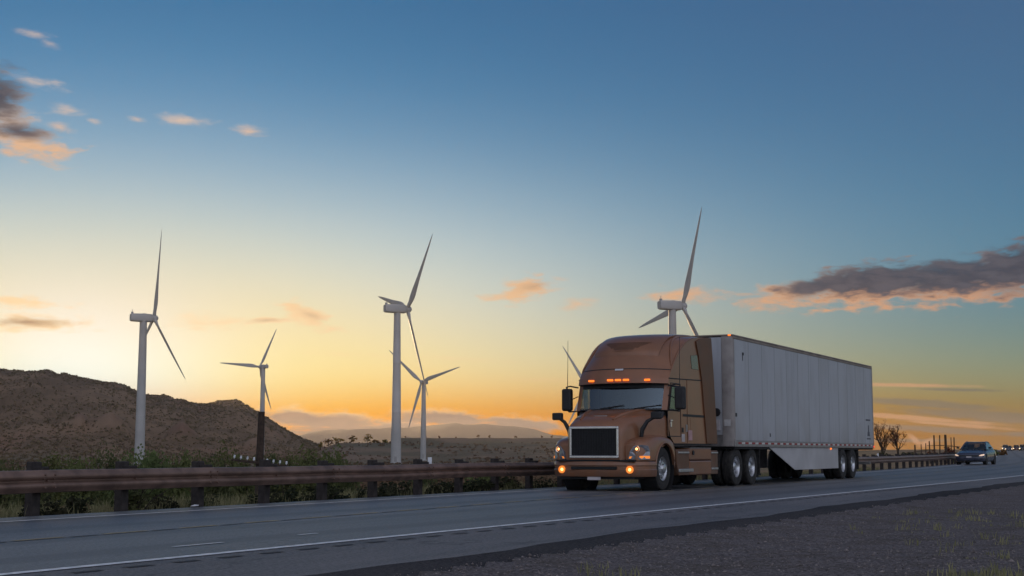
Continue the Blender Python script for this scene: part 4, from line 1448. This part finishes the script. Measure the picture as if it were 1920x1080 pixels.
MB().box(.013, .018, 1.02, 1.20, 1.62, 1.80).build('placard', M['white'], tl)
MB().box(-.25, -.12, 1.2945, 1.300, 1.88, 1.98).build('latch', M['black'], tl)
MB().box(-.95, -.80, 1.2945, 1.300, 3.60, 3.68).box(-.86, -.82, 1.2945, 1.300, 3.45, 3.60).build('latch', M['black'], tl)
MB().box(-3.35, -3.27, 1.2945, 1.301, 1.36, 1.46).build('latch', M['black'], tl)
tape_r = tape_w = None
x = -.30
k = 0
while x > -TL + .5:
    m_ = M['red'] if k % 2 == 0 else M['white']
    if k < 2:
        o = MB().box(-.28, 0, 1.3082, 1.3112, 1.135, 1.185).build('reflective_tape', m_, tl)
        if k == 0:
            tape_r = o.data
        else:
            tape_w = o.data
        o.location.x = x
    else:
        share('reflective_tape', tape_r if k % 2 == 0 else tape_w, tl, (x, 0, 0))
    x -= .305
    k += 1
SK = [(-3.25, 1.06), (-5.95, .37), (-11.25, .37), (-11.25, 1.06)]
for sgn in (-1, 1):
    MB().prism(SK, sgn * 1.235, sgn * 1.262).build('side_skirt', M['skirt'], tl, bevel=.006, bseg=1)
    for xx in (-11.88, -13.28):
        wheel(tl, xx, sgn, 1.28, False, True)
    MB().box(-14.16, -14.12, sgn * .66, sgn * 1.26, .30, 1.05).build('mud_flap', M['rubber'], tl)
    MB().box(-3.12, -2.96, sgn * .80, sgn * .96, .30, 1.06).box(-3.22, -2.86, sgn * .74, sgn * 1.02, .24, .30).build('landing_leg', M['blackmetal'], tl)
    MB().box(-14.4, -10.9, sgn * .45, sgn * .56, .80, 1.06).build('bogie_rail', M['blackmetal'], tl)
    MB().box(-TL + .02, -TL + .1, sgn * .55, sgn * .65, .52, 1.06).build('bumper_upright', M['blackmetal'], tl)
    MB().box(-TL - .035, -TL - .02, sgn * 1.02, sgn * 1.14, 1.10, 1.17).build('tail_lamp', M['red_lamp'], tl, bevel=.005)
MB().box(-TL - .01, -TL + .09, -1.15, 1.15, .46, .56).build('rear_bumper', M['alu_dull'], tl, bevel=.01)
for xx in (-11.88, -13.28):
    MB().tube([(xx, -1.0, .52), (xx, 1.0, .52)], .08, 10).build('axle', M['blackmetal'], tl)
MB().box(-TL + .05, -.1, -1.26, 1.26, 1.00, 1.06).build('underfloor', M['blackmetal'], tl)
MB().box(-10.32, -10.20, 1.263, 1.29, 1.0, 1.055).build('marker_lamp', M['amber'], tl, bevel=.008)
MB().box(-TL + .03, -TL + .13, 1.309, 1.325, 1.09, 1.15).build('marker_lamp', M['red_lamp'], tl, bevel=.005)
MB().box(-.06, .022, 1.16, 1.24, 4.088, 4.130).build('marker_lamp', M['amber'], tl, bevel=.008)
# small printed marks low at the rear of the side
dec = MB().box(-15.95, -15.25, 1.2952, 1.2966, 2.06, 2.12).build('printed_mark', M['ink'], tl)
em = MB().prism([(-15.85, 1.50), (-15.45, 1.50), (-15.50, 1.66), (-15.56, 1.66), (-15.58, 1.90), (-15.72, 1.90), (-15.74, 1.66), (-15.80, 1.66)], 1.2952, 1.2966).build('printed_emblem', M['ink'], tl)
MB().box(-15.95, -15.35, 1.2952, 1.2966, 1.38, 1.43).build('printed_mark', M['ink'], tl)

# ------------------------------------------------------------------ cars
def make_car(name, loc, rz, label, paint, lampmat, tall=1.0, group=None):
    root = empty(name, loc, rz, label, 'car', group)

    def ring(x, hw, z0, z1, cr=0.04):
        pts = []
        for a, b in ((-.86, 0), (-.97, .10), (-1, .32), (-.995, .55), (-.965, .76), (-.91, .90), (-.80, .965), (-.55, 1.0), (-.25, 1.0), (0, 1.0), (.25, 1.0), (.55, 1.0), (.80, .965), (.91, .90), (.965, .76), (.995, .55), (1, .32), (.97, .10), (.86, 0)):
            pts.append(Vector((x, a * hw, z0 + (z1 - z0) * b + cr * (1 - a * a) * (b > .9))))
        return pts
    st = [(2.37, .45, .34, .50), (2.35, .62, .27, .60), (2.29, .76, .22, .665), (2.17, .85, .19, .715), (1.98, .895, .18, .755), (1.7, .91, .18, .80), (1.35, .915, .18, .86), (1.05, .915, .18, .905), (.7, .915, .18, .935), (0, .915, .18, .96), (-.9, .915, .18, .975), (-1.6, .91, .19, .985), (-2.05, .885, .22, .97), (-2.28, .82, .28, .90), (-2.36, .70, .36, .78)]
    body = MB().rings([ring(x, w, a, b * tall) for x, w, a, b in st]).build('body', paint, root, smooth=40)
    # greenhouse: profile swept across with tumblehome
    zb, zr_ = .95 * tall, 1.45 * tall
    prof = [(1.05, zb), (.70, zb + (zr_ - zb) * .42), (.28, zb + (zr_ - zb) * .86), (.05, zr_ - .02), (-.35, zr_ + .005), (-.95, zr_ - .02), (-1.25, zr_ - .09 * tall), (-1.65, zb + (zr_ - zb) * .42), (-1.95, zb + .02)]

    def gy(z, f):
        return f * (.80 - .20 * (z - zb) / (zr_ - zb))
    fs = [-1, -.94, -.75, -.4, 0, .4, .75, .94, 1]

    def rows(i0, i1, off=0.0, f=fs):
        return [[Vector((x - abs(q) ** 2.5 * .16 * (1 if x > -.3 else -1) + off * (1 if x > -.3 else -1), gy(z, q), z + off)) for q in f] for x, z in prof[i0:i1 + 1]]
    MB().rings(rows(3, 6), closed=False).build('roof', paint, root, smooth=50)
    MB().rings(rows(0, 3), closed=False).build('windshield', M['sideglass'], root, smooth=50)
    MB().rings(rows(6, 8), closed=False).build('rear_window', M['sideglass'], root, smooth=50)
    for sgn in (-1, 1):
        poly = [Vector((x - .16 * (1 if x > -.3 else -1), gy(z, sgn), z)) for x, z in prof]
        MB().add(poly, [tuple(range(len(poly)))]).build('side_window', M['darkglass'], root)
        MB().tube([poly[0], poly[1], poly[2], poly[3]], .035, 6).tube(poly[3:7], .03, 6).build('pillar', paint, root, smooth=60)
        hl = MB().add([(2.345, sgn * .56, .545 * tall), (2.27, sgn * .74, .54 * tall), (2.10, sgn * .875, .58 * tall), (2.0, sgn * .893, .64 * tall), (2.10, sgn * .86, .665 * tall), (2.29, sgn * .70, .625 * tall)], [tuple(range(6))])
        hl.v = [(v[0] + .025, v[1] * 1.01, v[2]) for v in hl.v]
        hl.build('headlight', lampmat, root)
        MB().box(2.20, 2.30, sgn * .60, sgn * .80, .34, .42).build('fog_lamp', M['black'], root, bevel=.02)
        MB().box(.58, .72, sgn * .90, sgn * 1.08, 1.0 * tall, 1.12 * tall).build('door_mirror', M['black'], root, bevel=.03)
        MB().tube([(.9, sgn * .918, .62), (-1.2, sgn * .918, .62)], .012, 6).build('door_trim', M['black'], root)
        for x in (1.42, -1.38):
            wroot = MB().lathe([(.20, -.10), (.30, -.11), (.325, -.09), (.33, 0), (.325, .09), (.30, .11), (.20, .10)], 'y', 24, (x, sgn * .80, .33)).build('tyre', M['rubber'], root, smooth=40)
            MB().lathe([(.22, sgn * .10), (.20, sgn * .06), (.08, sgn * .07), (0, sgn * .08)], 'y', 20, (x, sgn * .80, .33)).build('rim', M['alu'], root, smooth=40)
            MB().lathe([(.0, sgn * .113), (.35, sgn * .113), (.36, sgn * .06)], 'y', 24, (x, sgn * .80, .345)).build('wheel_arch', M['blackmetal'], root)
    MB().box(.55, .95, -.70, .70, .85, .99 * tall).build('dashboard', M['seat'], root, bevel=.04)
    for y in (-.38, .38):
        MB().box(-.45, -.28, y - .22, y + .22, .6, 1.30 * tall).build('seat', M['seat'], root, bevel=.05)
    MB().box(-1.55, -1.35, -.6, .6, .6, 1.10 * tall).build('rear_seat', M['seat'], root, bevel=.05)
    MB().box(2.25, 2.375, -.62, .62, .50 * tall, .60 * tall).build('grille', M['black'], root, bevel=.02)
    MB().box(2.20, 2.345, -.62, .62, .22, .44).build('lower_intake', M['blackmetal'], root, bevel=.02)
    MB().box(2.36, 2.385, -.16, .16, .44, .53).build('licence_plate', M['placard'], root)
    return root


M['car_paint'] = mat('car_blue_grey_paint', (0.050, 0.058, 0.095), 0.28, 0.5, 0.08, 2.0, coat=0.7)
M['car_silver'] = mat('car_silver_paint', (0.25, 0.26, 0.28), 0.3, 0.6, 0.08, 2.0, coat=0.6)
M['car_dark'] = mat('car_dark_paint', (0.03, 0.03, 0.035), 0.3, 0.3, 0.08, 2.0, coat=0.6)
M['car_red'] = mat('car_maroon_paint', (0.10, 0.025, 0.02), 0.3, 0.3, 0.08, 2.0, coat=0.6)


def on_road_facing(s_, t):
    d = heading(t)
    return RW(s_, t, 0.004), math.atan2(-d.y, -d.x)


ploc, prz = on_road_facing(-14.6, 95.5)
make_car('sedan', ploc, prz + R(-5), 'blue grey sedan following the truck on the road', M['car_paint'], M['carlamp'])
for s_, t, lab, pm, tall in ((-13.9, 430, 'tiny silver car farthest left of the distant cars', 'car_silver', 1.2), (-13.1, 392, 'tiny dark blue car second of the distant cars', 'car_paint', 1.0),
                             (-10.8, 440, 'tiny maroon car third of the distant cars', 'car_red', 1.15), (-9.5, 400, 'tiny dark car nearest the right edge of the picture', 'car_dark', 1.2)):
    l_, r_ = on_road_facing(s_, t)
    make_car('distant_car', l_, r_, lab, M[pm], M['carlamp_on'], tall, 'distant cars on the rising road')


# ------------------------------------------------------------------ plants
def leaf_cloud(n, dims, leaf, clumps, seed, flat=0.0, z0=0.0, shell=0.55):
    """quads scattered in lumpy clumps filling an ellipsoid-like crown; returns verts, faces"""
    g = np.random.default_rng(seed)
    dims = np.array(dims)
    d = g.normal(size=(clumps, 3))
    d /= np.linalg.norm(d, axis=1)[:, None]
    cen = d * (g.random((clumps, 1)) ** 0.5) * 0.78
    cen[:, 2] = np.abs(cen[:, 2]) * 1.1 - 0.12 if z0 == 0.0 else cen[:, 2]
    cr = 0.16 + 0.22 * g.random(clumps)
    k = g.integers(0, clumps, n)
    dd = g.normal(size=(n, 3))
    dd /= np.linalg.norm(dd, axis=1)[:, None]
    p = cen[k] + dd * (cr[k] * (shell + (1 - shell) * g.random(n)))[:, None]
    p = p * dims
    p[:, 2] = np.maximum(p[:, 2] + z0, 0.02)
    a = g.normal(size=(n, 3))
    a /= np.linalg.norm(a, axis=1)[:, None]
    b = np.cross(a, g.normal(size=(n, 3)))
    b /= np.linalg.norm(b, axis=1)[:, None]
    sz = leaf * (0.6 + 0.8 * g.random((n, 1)))
    a[:, 2] *= .55
    v = np.stack([p - a * sz, p + b * sz * .7, p + a * sz, p - b * sz * .7], 1).reshape(-1, 3)
    return v, np.arange(4 * n).reshape(n, 4)


def mesh_of(name, v, f, material):
    me = bpy.data.meshes.new(name)
    me.from_pydata(v.tolist(), [], f.tolist())
    me.materials.append(material)
    return me


def stems_mesh(name, n, h, spread, seed, material, r0=0.012):
    g = random.Random(seed)
    mb = MB()
    for i in range(n):
        a = g.uniform(0, 6.28)
        q = spread * g.uniform(.2, 1)
        pts = [(0.05 * math.cos(a), .05 * math.sin(a), -.1)]
        for j in (1, 2, 3):
            pts.append((q * math.cos(a) * j / 3 + g.uniform(-.05, .05) * spread, q * math.sin(a) * j / 3 + g.uniform(-.05, .05) * spread, h * (j / 3) * g.uniform(.8, 1)))
        mb.tube(pts, [r0, r0 * .8, r0 * .5, r0 * .2], 4)
    o = mb.build(name, material)
    me = o.data
    bpy.data.objects.remove(o)
    return me


ORD = ['first', 'second', 'third', 'fourth', 'fifth', 'sixth', 'seventh', 'eighth', 'ninth', 'tenth', 'eleventh', 'twelfth', 'thirteenth', 'fourteenth', 'fifteenth', 'sixteenth', 'seventeenth', 'eighteenth', 'nineteenth', 'twentieth']
# low bushes right behind the guardrail
BUSH = []
for i in range(6):
    v, f = leaf_cloud(620, (0.5, 0.42, 0.52), 0.045, 16, 100 + i)
    BUSH.append((mesh_of('foliage', v, f, M['leaf_dark' if i % 3 else 'leaf_olive']), stems_mesh('stem', 9, .42, .34, 200 + i, M['twig'], .008)))
for j in range(12):
    for w, (fr, word) in enumerate(((0.27, 'just right of'), (0.74, 'just left of'))):
        if j == 11 and w:
            continue
        t = TP[4 + j] + 1.95 * (fr + rnd.uniform(-.09, .09))
        d, nn = rail_frame(t)
        p = RW(s_rail(t), t) - nn * rnd.uniform(.42, 1.1)
        z = ground_z(p.x, p.y)
        k = j if w == 0 else j + 1
        sc_ = rnd.uniform(.65, 1.15)
        rt = empty('roadside_bush', (p.x, p.y, z - .02), rnd.uniform(0, 6.28), 'low dark bush behind the guardrail %s the %s post from the left' % (word, ORD[k]), 'bush', 'low bushes along the guardrail')
        rt.scale = (sc_ * rnd.uniform(.9, 1.3), sc_, sc_ * rnd.uniform(.75, 1.1) + .1)
        fm, sm_ = BUSH[rnd.randrange(6)]
        share('foliage', fm, rt)
        share('stem', sm_, rt)
# a leafless thorny bush seen under the rail
t = TP[4 + 1] + .95
d, nn = rail_frame(t)
p = RW(s_rail(t), t) - nn * .8
rt = empty('bare_bush', (p.x, p.y, ground_z(p.x, p.y)), 0, 'leafless twiggy bush under the rail between the second and third posts', 'bush')
share('stem', stems_mesh('stem', 26, .62, .75, 333, M['twig'], .011), rt)

# taller green shrubs on the low ground beyond the guardrail
SHR = []
for i in range(5):
    v, f = leaf_cloud(7000, (1, 1, 1.05), 0.036, 60, 300 + i, shell=.25)
    SHR.append({k: mesh_of('foliage', v, f, M[k]) for k in ('leaf_green', 'leaf_olive')})
shr_stem = stems_mesh('stem', 8, .7, .5, 400, M['twig'], .03)
SL = [(8, 858, 34, 70, 1), (62, 862, 30, 62, 1), (108, 852, 44, 88, 0), (158, 856, 34, 75, 0), (204, 849, 26, 95, 1), (252, 845, 30, 92, 0), (292, 836, 46, 96, 0), (342, 845, 30, 90, 0), (396, 856, 32, 76, 1), (430, 845, 30, 98, 0),
      (462, 850, 26, 86, 0), (516, 842, 26, 105, 1), (548, 852, 26, 84, 0), (586, 843, 46, 100, 0), (626, 851, 30, 88, 0), (655, 860, 20, 78, 1), (800, 872, 30, 60, 1), (905, 875, 34, 64, 0)]
for i, (px, pyt, hw, D, dk) in enumerate(SL):
    D *= 0.72
    p = at(px, pyt, D)
    gz_ = ground_z(p.x, p.y)
    h = max(p.z - gz_, .6)
    w = hw / FPX * D * 1.75
    rt = empty('shrub', (p.x, p.y, gz_ - .05), rnd.uniform(0, 6.28), '%s shrub beyond the guardrail, %s shrub from the left' % ('dull olive' if dk else 'fresh green', ORD[i]), 'shrub', 'shrubs on the low ground beyond the guardrail')
    rt.scale = (w, w, h * 1.22)
    share('foliage', SHR[i % 5]['leaf_olive' if dk else 'leaf_green'], rt)
    share('stem', shr_stem, rt)


def tree(name, loc, h, w, label, leafm, seed, n=260, leaf=.35, trunk_h=.3, group=None, clumps=14):
    rt = empty(name, loc, 0, label, 'tree', group)
    v, f = leaf_cloud(n, (w / 2, w / 2, h * (1 - trunk_h) / 2), leaf, clumps, seed, z0=h * (trunk_h + (1 - trunk_h) / 2))
    o = bpy.data.objects.new('crown', mesh_of('crown', v, f, leafm))
    col.objects.link(o)
    o.parent = rt
    tm = MB().tube([(0, 0, -.5), (0.02 * h, 0, h * .3), (-.01 * h, .01 * h, h * .8)], [h * .03, h * .022, h * .006], 7)
    g = random.Random(seed)
    for k in range(5):
        a = g.uniform(0, 6.28)
        zz = h * g.uniform(.25, .6)
        tm.tube([(0, 0, zz), (math.cos(a) * w * .3, math.sin(a) * w * .3, zz + h * .22)], [h * .012, h * .003], 5)
    tm.build('trunk', M['bark'], rt)
    return rt


# golden autumn trees on the skyline below the end of the hill
for i, (px, pt, hw, word) in enumerate(((601, 826, 5, 'small golden tree leftmost on the skyline right of the hill'), (616, 820, 10, 'golden tree second in the skyline row right of the hill'), (634, 818, 13, 'broad golden tree in the middle of the skyline row'),
                                       (662, 814, 8, 'slim golden tree standing alone left of the tall turbine'), (689, 813, 10, 'tall golden tree on the skyline nearest the tall middle turbine'), (705, 826, 7, 'low golden bush tree right of the tallest skyline tree'), (722, 823, 7, 'golden tree at the end of the embankment beside the tall turbine'))):
    p = at(px, pt, 850)
    gz_ = ground_z(p.x, p.y)
    h = max(p.z - gz_, 2.5)
    tree('golden_tree', (p.x, p.y, gz_ - .2), h, hw * 2 / FPX * 850 * 1.1, word, M['leaf_gold'], 500 + i, 130, .55, .12, 'golden trees on the skyline')
# small bushes dotted along the embankment top
for i, px in enumerate((760, 798, 824, 855, 897, 918, 968, 1016, 1035)):
    p = at(px, 819, 915)
    gz_ = ground_z(p.x, p.y)
    h = rnd.uniform(1.6, 2.6)
    tree('embankment_bush', (p.x, p.y, gz_ - .1), h, h * 1.0, 'small dark bush on the embankment skyline, %s from the tall turbine' % ORD[i], M['leaf_rust'], 560 + i, 70, .4, .05, 'bushes on the embankment', 6)
# bushes breaking the hill's crest line
for i, (px, py) in enumerate(((42, 697), (96, 702), (138, 706), (172, 714), (222, 720), (240, 727))):
    p = at(px, py, 1490)
    gz_ = ground_z(p.x, p.y)
    tree('crest_bush', (p.x, p.y, gz_ - .3), rnd.uniform(3.5, 6.5), rnd.uniform(4, 7), 'dark bush on the crest of the hill, %s from the left' % ORD[i], M['leaf_dark'], 580 + i, 90, .9, .05, 'bushes on the hill crest', 7)


# bare trees behind the trailer
def bare_tree(name, loc, h, label, seed, lean=0.0, leaves=160):
    g = random.Random(seed)
    rt = empty(name, loc, 0, label, 'tree', 'bare trees behind the trailer')
    tk, br, tips = MB(), MB(), []

    def grow(p, d, L, r_, depth):
        n = 3
        pts = [p]
        q = p.copy()
        for i in range(n):
            d = (d + Vector((g.uniform(-.22, .22), g.uniform(-.22, .22), g.uniform(-.05, .16)))).normalized()
            q = q + d * L / n
            pts.append(q.copy())
        (tk if depth == 0 else br).tube(pts, [r_ * (1 - .45 * i / n) for i in range(n + 1)], 6 if depth < 2 else 4, False)
        if depth >= 4:
            tips.append(q)
            return
        for k in range(g.choice((3, 3, 4)) if depth else 6):
            b = pts[-1] if k < 2 else pts[g.choice((1, 2))]
            nd = (d + Vector((g.uniform(-1.1, 1.1), g.uniform(-1.1, 1.1), g.uniform(.0, .75)))).normalized()
            grow(b.copy(), nd, L * g.uniform(.58, .80), r_ * .52, depth + 1)
    grow(Vector((0, 0, -.3)), Vector((lean, 0, 1)).normalized(), h * .30, h * .028, 0)
    tk.build('trunk', M['bark'], rt)
    br.build('branch', M['bark'], rt)
    lv = MB()
    for i in range(leaves):
        c = g.choice(tips) + Vector((g.uniform(-.3, .3), g.uniform(-.3, .3), g.uniform(-.4, .2)))
        a = Vector((g.gauss(0, 1), g.gauss(0, 1), g.gauss(0, 1))).normalized() * .11
        b = a.orthogonal().normalized() * .08
        lv.add([c - a, c + b, c + a, c - b], [(0, 1, 2, 3)])
    tag(lv.build('crown', M['leaf_rust'], rt), kind='stuff')
    return rt


for px, D, h, seed, lean, lab in ((1655, 235, 9.0, 5, -.1, 'bare brown tree right behind the rear edge of the trailer'), (1683, 240, 8.4, 12, .12, 'bare forked tree standing right of the trailer')):
    p = at(px, 850, D)
    bare_tree('bare_tree', (p.x, p.y, ground_z(p.x, p.y)), h, lab, seed, lean, 420)
# rust coloured thickets and green scrub along the right
for i, (px, pt, hw, D, mm, lab) in enumerate(((1775, 834, 18, 210, 'leaf_rust', 'rusty red domed bush behind the guardrail left of the sedan'), (1748, 842, 12, 220, 'leaf_rust', 'low rusty bush left of the domed red bush'), (1793, 846, 9, 170, 'leaf_green', 'small yellow green bush beside the sedan'),
                                            (1700, 845, 16, 230, 'leaf_dark', 'dark brush at the foot of the bare trees on their right'), (1655, 843, 18, 225, 'leaf_dark', 'dark brush at the foot of the bare trees behind the trailer'), (1722, 846, 14, 225, 'leaf_olive', 'olive brush below the leftmost of the tall posts'),
                                            (1876, 841, 14, 190, 'leaf_rust', 'rusty brush on the bank right of the sedan'), (1862, 842, 10, 180, 'leaf_olive', 'olive brush just right of the sedan roof'))):
    p = at(px, pt, D)
    gz_ = ground_z(p.x, p.y)
    tree('thicket', (p.x, p.y, gz_ - .1), max(p.z - gz_, .8), hw * 2 / FPX * D * 1.15, lab, M[mm], 620 + i, 420, .16, .05, 'thickets behind the guardrail', 16)
# old timber posts of a trellis
PO = [(1716, 834, 5), (1727, 833, 3), (1735, 831, 3), (1743, 827, 4), (1751, 816, 5), (1761, 816, 4), (1773, 815, 8), (1783, 820, 3), (1788, 820, 4)]
tops = []
for i, (px, pt, wpx) in enumerate(PO):
    D = 205 + (i % 3) * 8
    p = at(px, pt, D)
    gz_ = ground_z(p.x, p.y)
    rt = empty('trellis_post', (p.x, p.y, gz_), 0, 'dark timber trellis post, %s from the left between bare trees and sedan' % ORD[i], 'post', 'trellis posts')
    h = p.z - gz_
    rr = wpx / 2 / FPX * D * .62
    MB().tube([(0, 0, -.4), (.03 * (i % 3 - 1), 0, h * .5), (.06 * (i % 3 - 1), 0, h)], [rr * 1.1, rr, rr * .9], 7).build('pole', M['wood'], rt)
    MB().tube([(-1.1, 0, h * .62), (1.0, .05, h * .63)], .035, 5).build('crossbar', M['wood'], rt)

# old utility pole with insulators beyond the guardrail
p = at(488, 772, 60)
gz_ = ground_z(p.x, p.y)
up = empty('utility_pole', (p.x, p.y, gz_), 0, 'dark wooden utility pole with white insulators beyond the guardrail', 'utility pole')
hp = p.z - gz_
MB().tube([(0, 0, -.6), (.02, 0, hp * .5), (.06, 0, hp)], [.175, .165, .135], 14).build('pole', M['wood'], up, smooth=60)
zc = at(488, 868, 60).z - gz_
arm = MB().box(-1.15, 1.2, -.26, -.17, -.055, .055).build('crossarm', M['wood'], up, bevel=.01, bseg=1)
arm.location = (0, 0, zc)
arm.rotation_euler = (0, R(7), R(12))
for k in range(9):
    x = -1.05 + k * .27
    if abs(x) < .15:
        continue
    MB().lathe([(.018, .055), (.018, .10), (.045, .10), (.05, .13), (.035, .15), (.045, .17), (.04, .20), (.0, .215)], 'z', 10, (x, -.215, 0)).build('insulator', M['ceramic'], arm, smooth=60)

# low scrub that covers the hill, too much to count
g = np.random.default_rng(77)


def scatter_clumps(name, pts, size, nleaf, material, kindlabel):
    n = len(pts)
    k = np.repeat(np.arange(n), nleaf)
    sz = size[k]
    dd = g.normal(size=(n * nleaf, 3))
    dd /= np.linalg.norm(dd, axis=1)[:, None]
    dd[:, 2] = np.abs(dd[:, 2]) * .8
    c = pts[k] + dd * sz[:, None] * .55
    a = g.normal(size=(n * nleaf, 3))
    a /= np.linalg.norm(a, axis=1)[:, None]
    b = np.cross(a, g.normal(size=(n * nleaf, 3)))
    b /= np.linalg.norm(b, axis=1)[:, None]
    s3 = sz[:, None] * .48
    v = np.stack([c - a * s3, c + b * s3 * .8, c + a * s3, c - b * s3 * .8], 1).reshape(-1, 3)
    f = np.arange(4 * n * nleaf).reshape(-1, 4)
    o = bpy.data.objects.new(name, mesh_of(name, v, f, material))
    col.objects.link(o)
    return tag(o, kindlabel, 'scrub', kind='stuff')


n = 34000
ha = g.uniform(-44, bearing(600, 830)[0], n)
hd = g.uniform(690, 1500, n)
hx, hy = np.sin(np.radians(ha)) * hd, np.cos(np.radians(ha)) * hd
hz, _, hh, hr = terrain(hx, hy)
keep = (fbm(hx * .012, hy * .012, 4) + g.uniform(-.12, .12, n) > -.10) & (hr < .35)
pts = np.stack([hx, hy, hz], -1)[keep]
scatter_clumps('hill_scrub', pts, np.clip(g.lognormal(-.10, .45, len(pts)), .4, 2.4), 5, M['scrub'], 'dark low scrub covering the hillside at the left')
n = 40000
ha = g.uniform(-42, 9, n)
hd = np.exp(g.uniform(math.log(38), math.log(880), n))
hx, hy = np.sin(np.radians(ha)) * hd, np.cos(np.radians(ha)) * hd
hz, hf, hh, hr = terrain(hx, hy)
sr_ = hx * N[0] + hy * N[1]
keep = (sr_ < -20) & (fbm(hx * .03 + 5, hy * .03, 4) > -.05)
pts = np.stack([hx, hy, hz], -1)[keep]
sz = g.uniform(.18, .55, n)[keep] * (1 + hd[keep] / 420)
scatter_clumps('field_scrub', pts, sz, 5, M['scrub'], 'dry low brush over the plain between road and hill')


# dry grass: blades in tufts
def grass(name, pts, h, blades, material, label, spread=.10):
    n = len(pts)
    k = np.repeat(np.arange(n), blades)
    m = len(k)
    b0 = pts[k] + np.concatenate([g.normal(size=(m, 2)) * spread, np.zeros((m, 1))], 1)
    ang = g.uniform(0, 6.28, m)
    lean = g.uniform(.1, .75, m)
    hh = h[k] * g.uniform(.5, 1.1, m)
    tip = b0 + np.stack([np.cos(ang) * lean * hh, np.sin(ang) * lean * hh, hh], -1)
    side = np.stack([-np.sin(ang), np.cos(ang), np.zeros(m)], -1) * (.004 + .010 * hh)[:, None]
    midp = (b0 + tip) / 2 + np.stack([np.zeros(m), np.zeros(m), .12 * hh], -1)
    v = np.stack([b0 - side, b0 + side, midp + side * .8, midp - side * .8, tip], 1).reshape(-1, 3)
    o5 = np.arange(m)[:, None] * 5
    f = [tuple(r) for r in (o5 + np.array([[0, 1, 2, 3]])).tolist()] + [tuple(r) for r in (o5 + np.array([[3, 2, 4]])).tolist()]
    me = bpy.data.meshes.new(name)
    me.from_pydata(v.tolist(), [], f)
    me.materials.append(material)
    o = bpy.data.objects.new(name, me)
    col.objects.link(o)
    return tag(o, label, 'grass', kind='stuff')


n = 9000
tt = g.uniform(9, 75, n)
so = 0.45 + g.exponential(2.6, n)
pts = []
for a, b in zip(tt, so):
    p = RW(s_rail(a) - b - .1, a)
    pts.append((p.x, p.y, 0))
pts = np.array(pts)
pts[:, 2] = terrain(pts[:, 0], pts[:, 1])[0] - .02
grass('verge_grass', pts, g.uniform(.10, .34, n), 7, M['drygrass'], 'dry grass on the bank behind the guardrail', .12)
# sparse tufts on the gravel in front
pts = []
for k in range(420):
    px = g.uniform(1100, 1920)
    q = at(px, 1000, 12.0)
    D = g.uniform(10.4, 24)
    x_ = (px - 960) / FPX * D
    s_ = x_ * N[0] + D * N[1]
    if s_ > -5.0:
        dens = fbm(np.array([x_ * .6]), np.array([D * .6]), 3)[0]
        if dens > (.02 if px > 1600 else .10):
            pts.append((x_, D, ground_z(x_, D) - .01))
for k in range(46):
    px = g.uniform(1800, 1960)
    D = g.uniform(10.4, 11.8)
    x_ = (px - 960) / FPX * D
    pts.append((x_, D, ground_z(x_, D) - .01))
pts = np.array(pts)
grass('gravel_grass', pts, g.uniform(.03, .12, len(pts)), 9, M['drygrass'], 'sparse dry grass tufts on the gravel verge', .05)

# loose stones on the gravel verge
n = 26000
D = np.exp(g.uniform(math.log(9.5), math.log(30), n))
px = g.uniform(300, 2000, n)
x_ = (px - 960) / FPX * D
s_ = x_ * N[0] + D * N[1]
keep = s_ > -6.25 + g.exponential(.25, n)
P = np.stack([x_[keep], D[keep]], -1)
m = len(P)
zz = terrain(P[:, 0], P[:, 1])[0]
r_ = np.clip(g.lognormal(math.log(.0065), .45, m), .004, .03)
oct_ = np.array([(1, 0, 0), (0, 1, 0), (-1, 0, 0), (0, -1, 0), (0, 0, .7), (0, 0, -.7)])
ang = g.uniform(0, 6.28, m)
ca_, sa_ = np.cos(ang), np.sin(ang)
jit = oct_[None] * (1 + g.uniform(-.35, .35, (m, 6, 1))) * r_[:, None, None]
rx = jit[..., 0] * ca_[:, None] - jit[..., 1] * sa_[:, None]
ry = jit[..., 0] * sa_[:, None] + jit[..., 1] * ca_[:, None]
v = np.stack([rx + P[:, 0, None], ry + P[:, 1, None], jit[..., 2] + zz[:, None] + r_[:, None] * .25], -1).reshape(-1, 3)
of = np.array([(0, 1, 4), (1, 2, 4), (2, 3, 4), (3, 0, 4), (1, 0, 5), (2, 1, 5), (3, 2, 5), (0, 3, 5)])
f = (np.arange(m)[:, None, None] * 6 + of[None]).reshape(-1, 3)
o = bpy.data.objects.new('gravel', mesh_of('gravel', v, f, M['stone']))
col.objects.link(o)
tag(o, 'loose gravel stones scattered on the verge in front', 'gravel', kind='stuff')

# a scrap of pale litter at the road's far edge
p = RW(s_rail(19.0) + .05, 19.0)
lt = MB().add([(-.12, -.05, .0), (.13, -.06, .02), (.12, .07, .05), (-.11, .06, .02), (0, 0, .06)], [(0, 1, 4), (1, 2, 4), (2, 3, 4), (3, 0, 4), (3, 2, 1, 0)]).build('litter', M['ceramic'])
lt.location = (p.x, p.y, .012)
lt.scale = (.55, .55, .5)
tag(lt, 'crumpled scrap of white litter at the road edge below the rail', 'litter')

# ------------------------------------------------------------------ hazy evening air
hz_m = bpy.data.materials.new('evening_haze')
hz_m.use_nodes = True
nt = hz_m.node_tree
nt.nodes.remove(nt.nodes['Principled BSDF'])
pv = nt.nodes.new('ShaderNodeVolumePrincipled')
pv.inputs['Color'].default_value = (0.95, 0.91, 0.87, 1)
pv.inputs['Density'].default_value = 0.000068
pv.inputs['Anisotropy'].default_value = 0.55
nt.links.new(pv.outputs[0], nt.nodes['Material Output'].inputs['Volume'])
hzb = MB().box(-7400, 7400, -7400, 7400, -60, 152).build('haze', hz_m)
tag(hzb, 'thin evening haze over the whole plain', 'haze', kind='stuff')
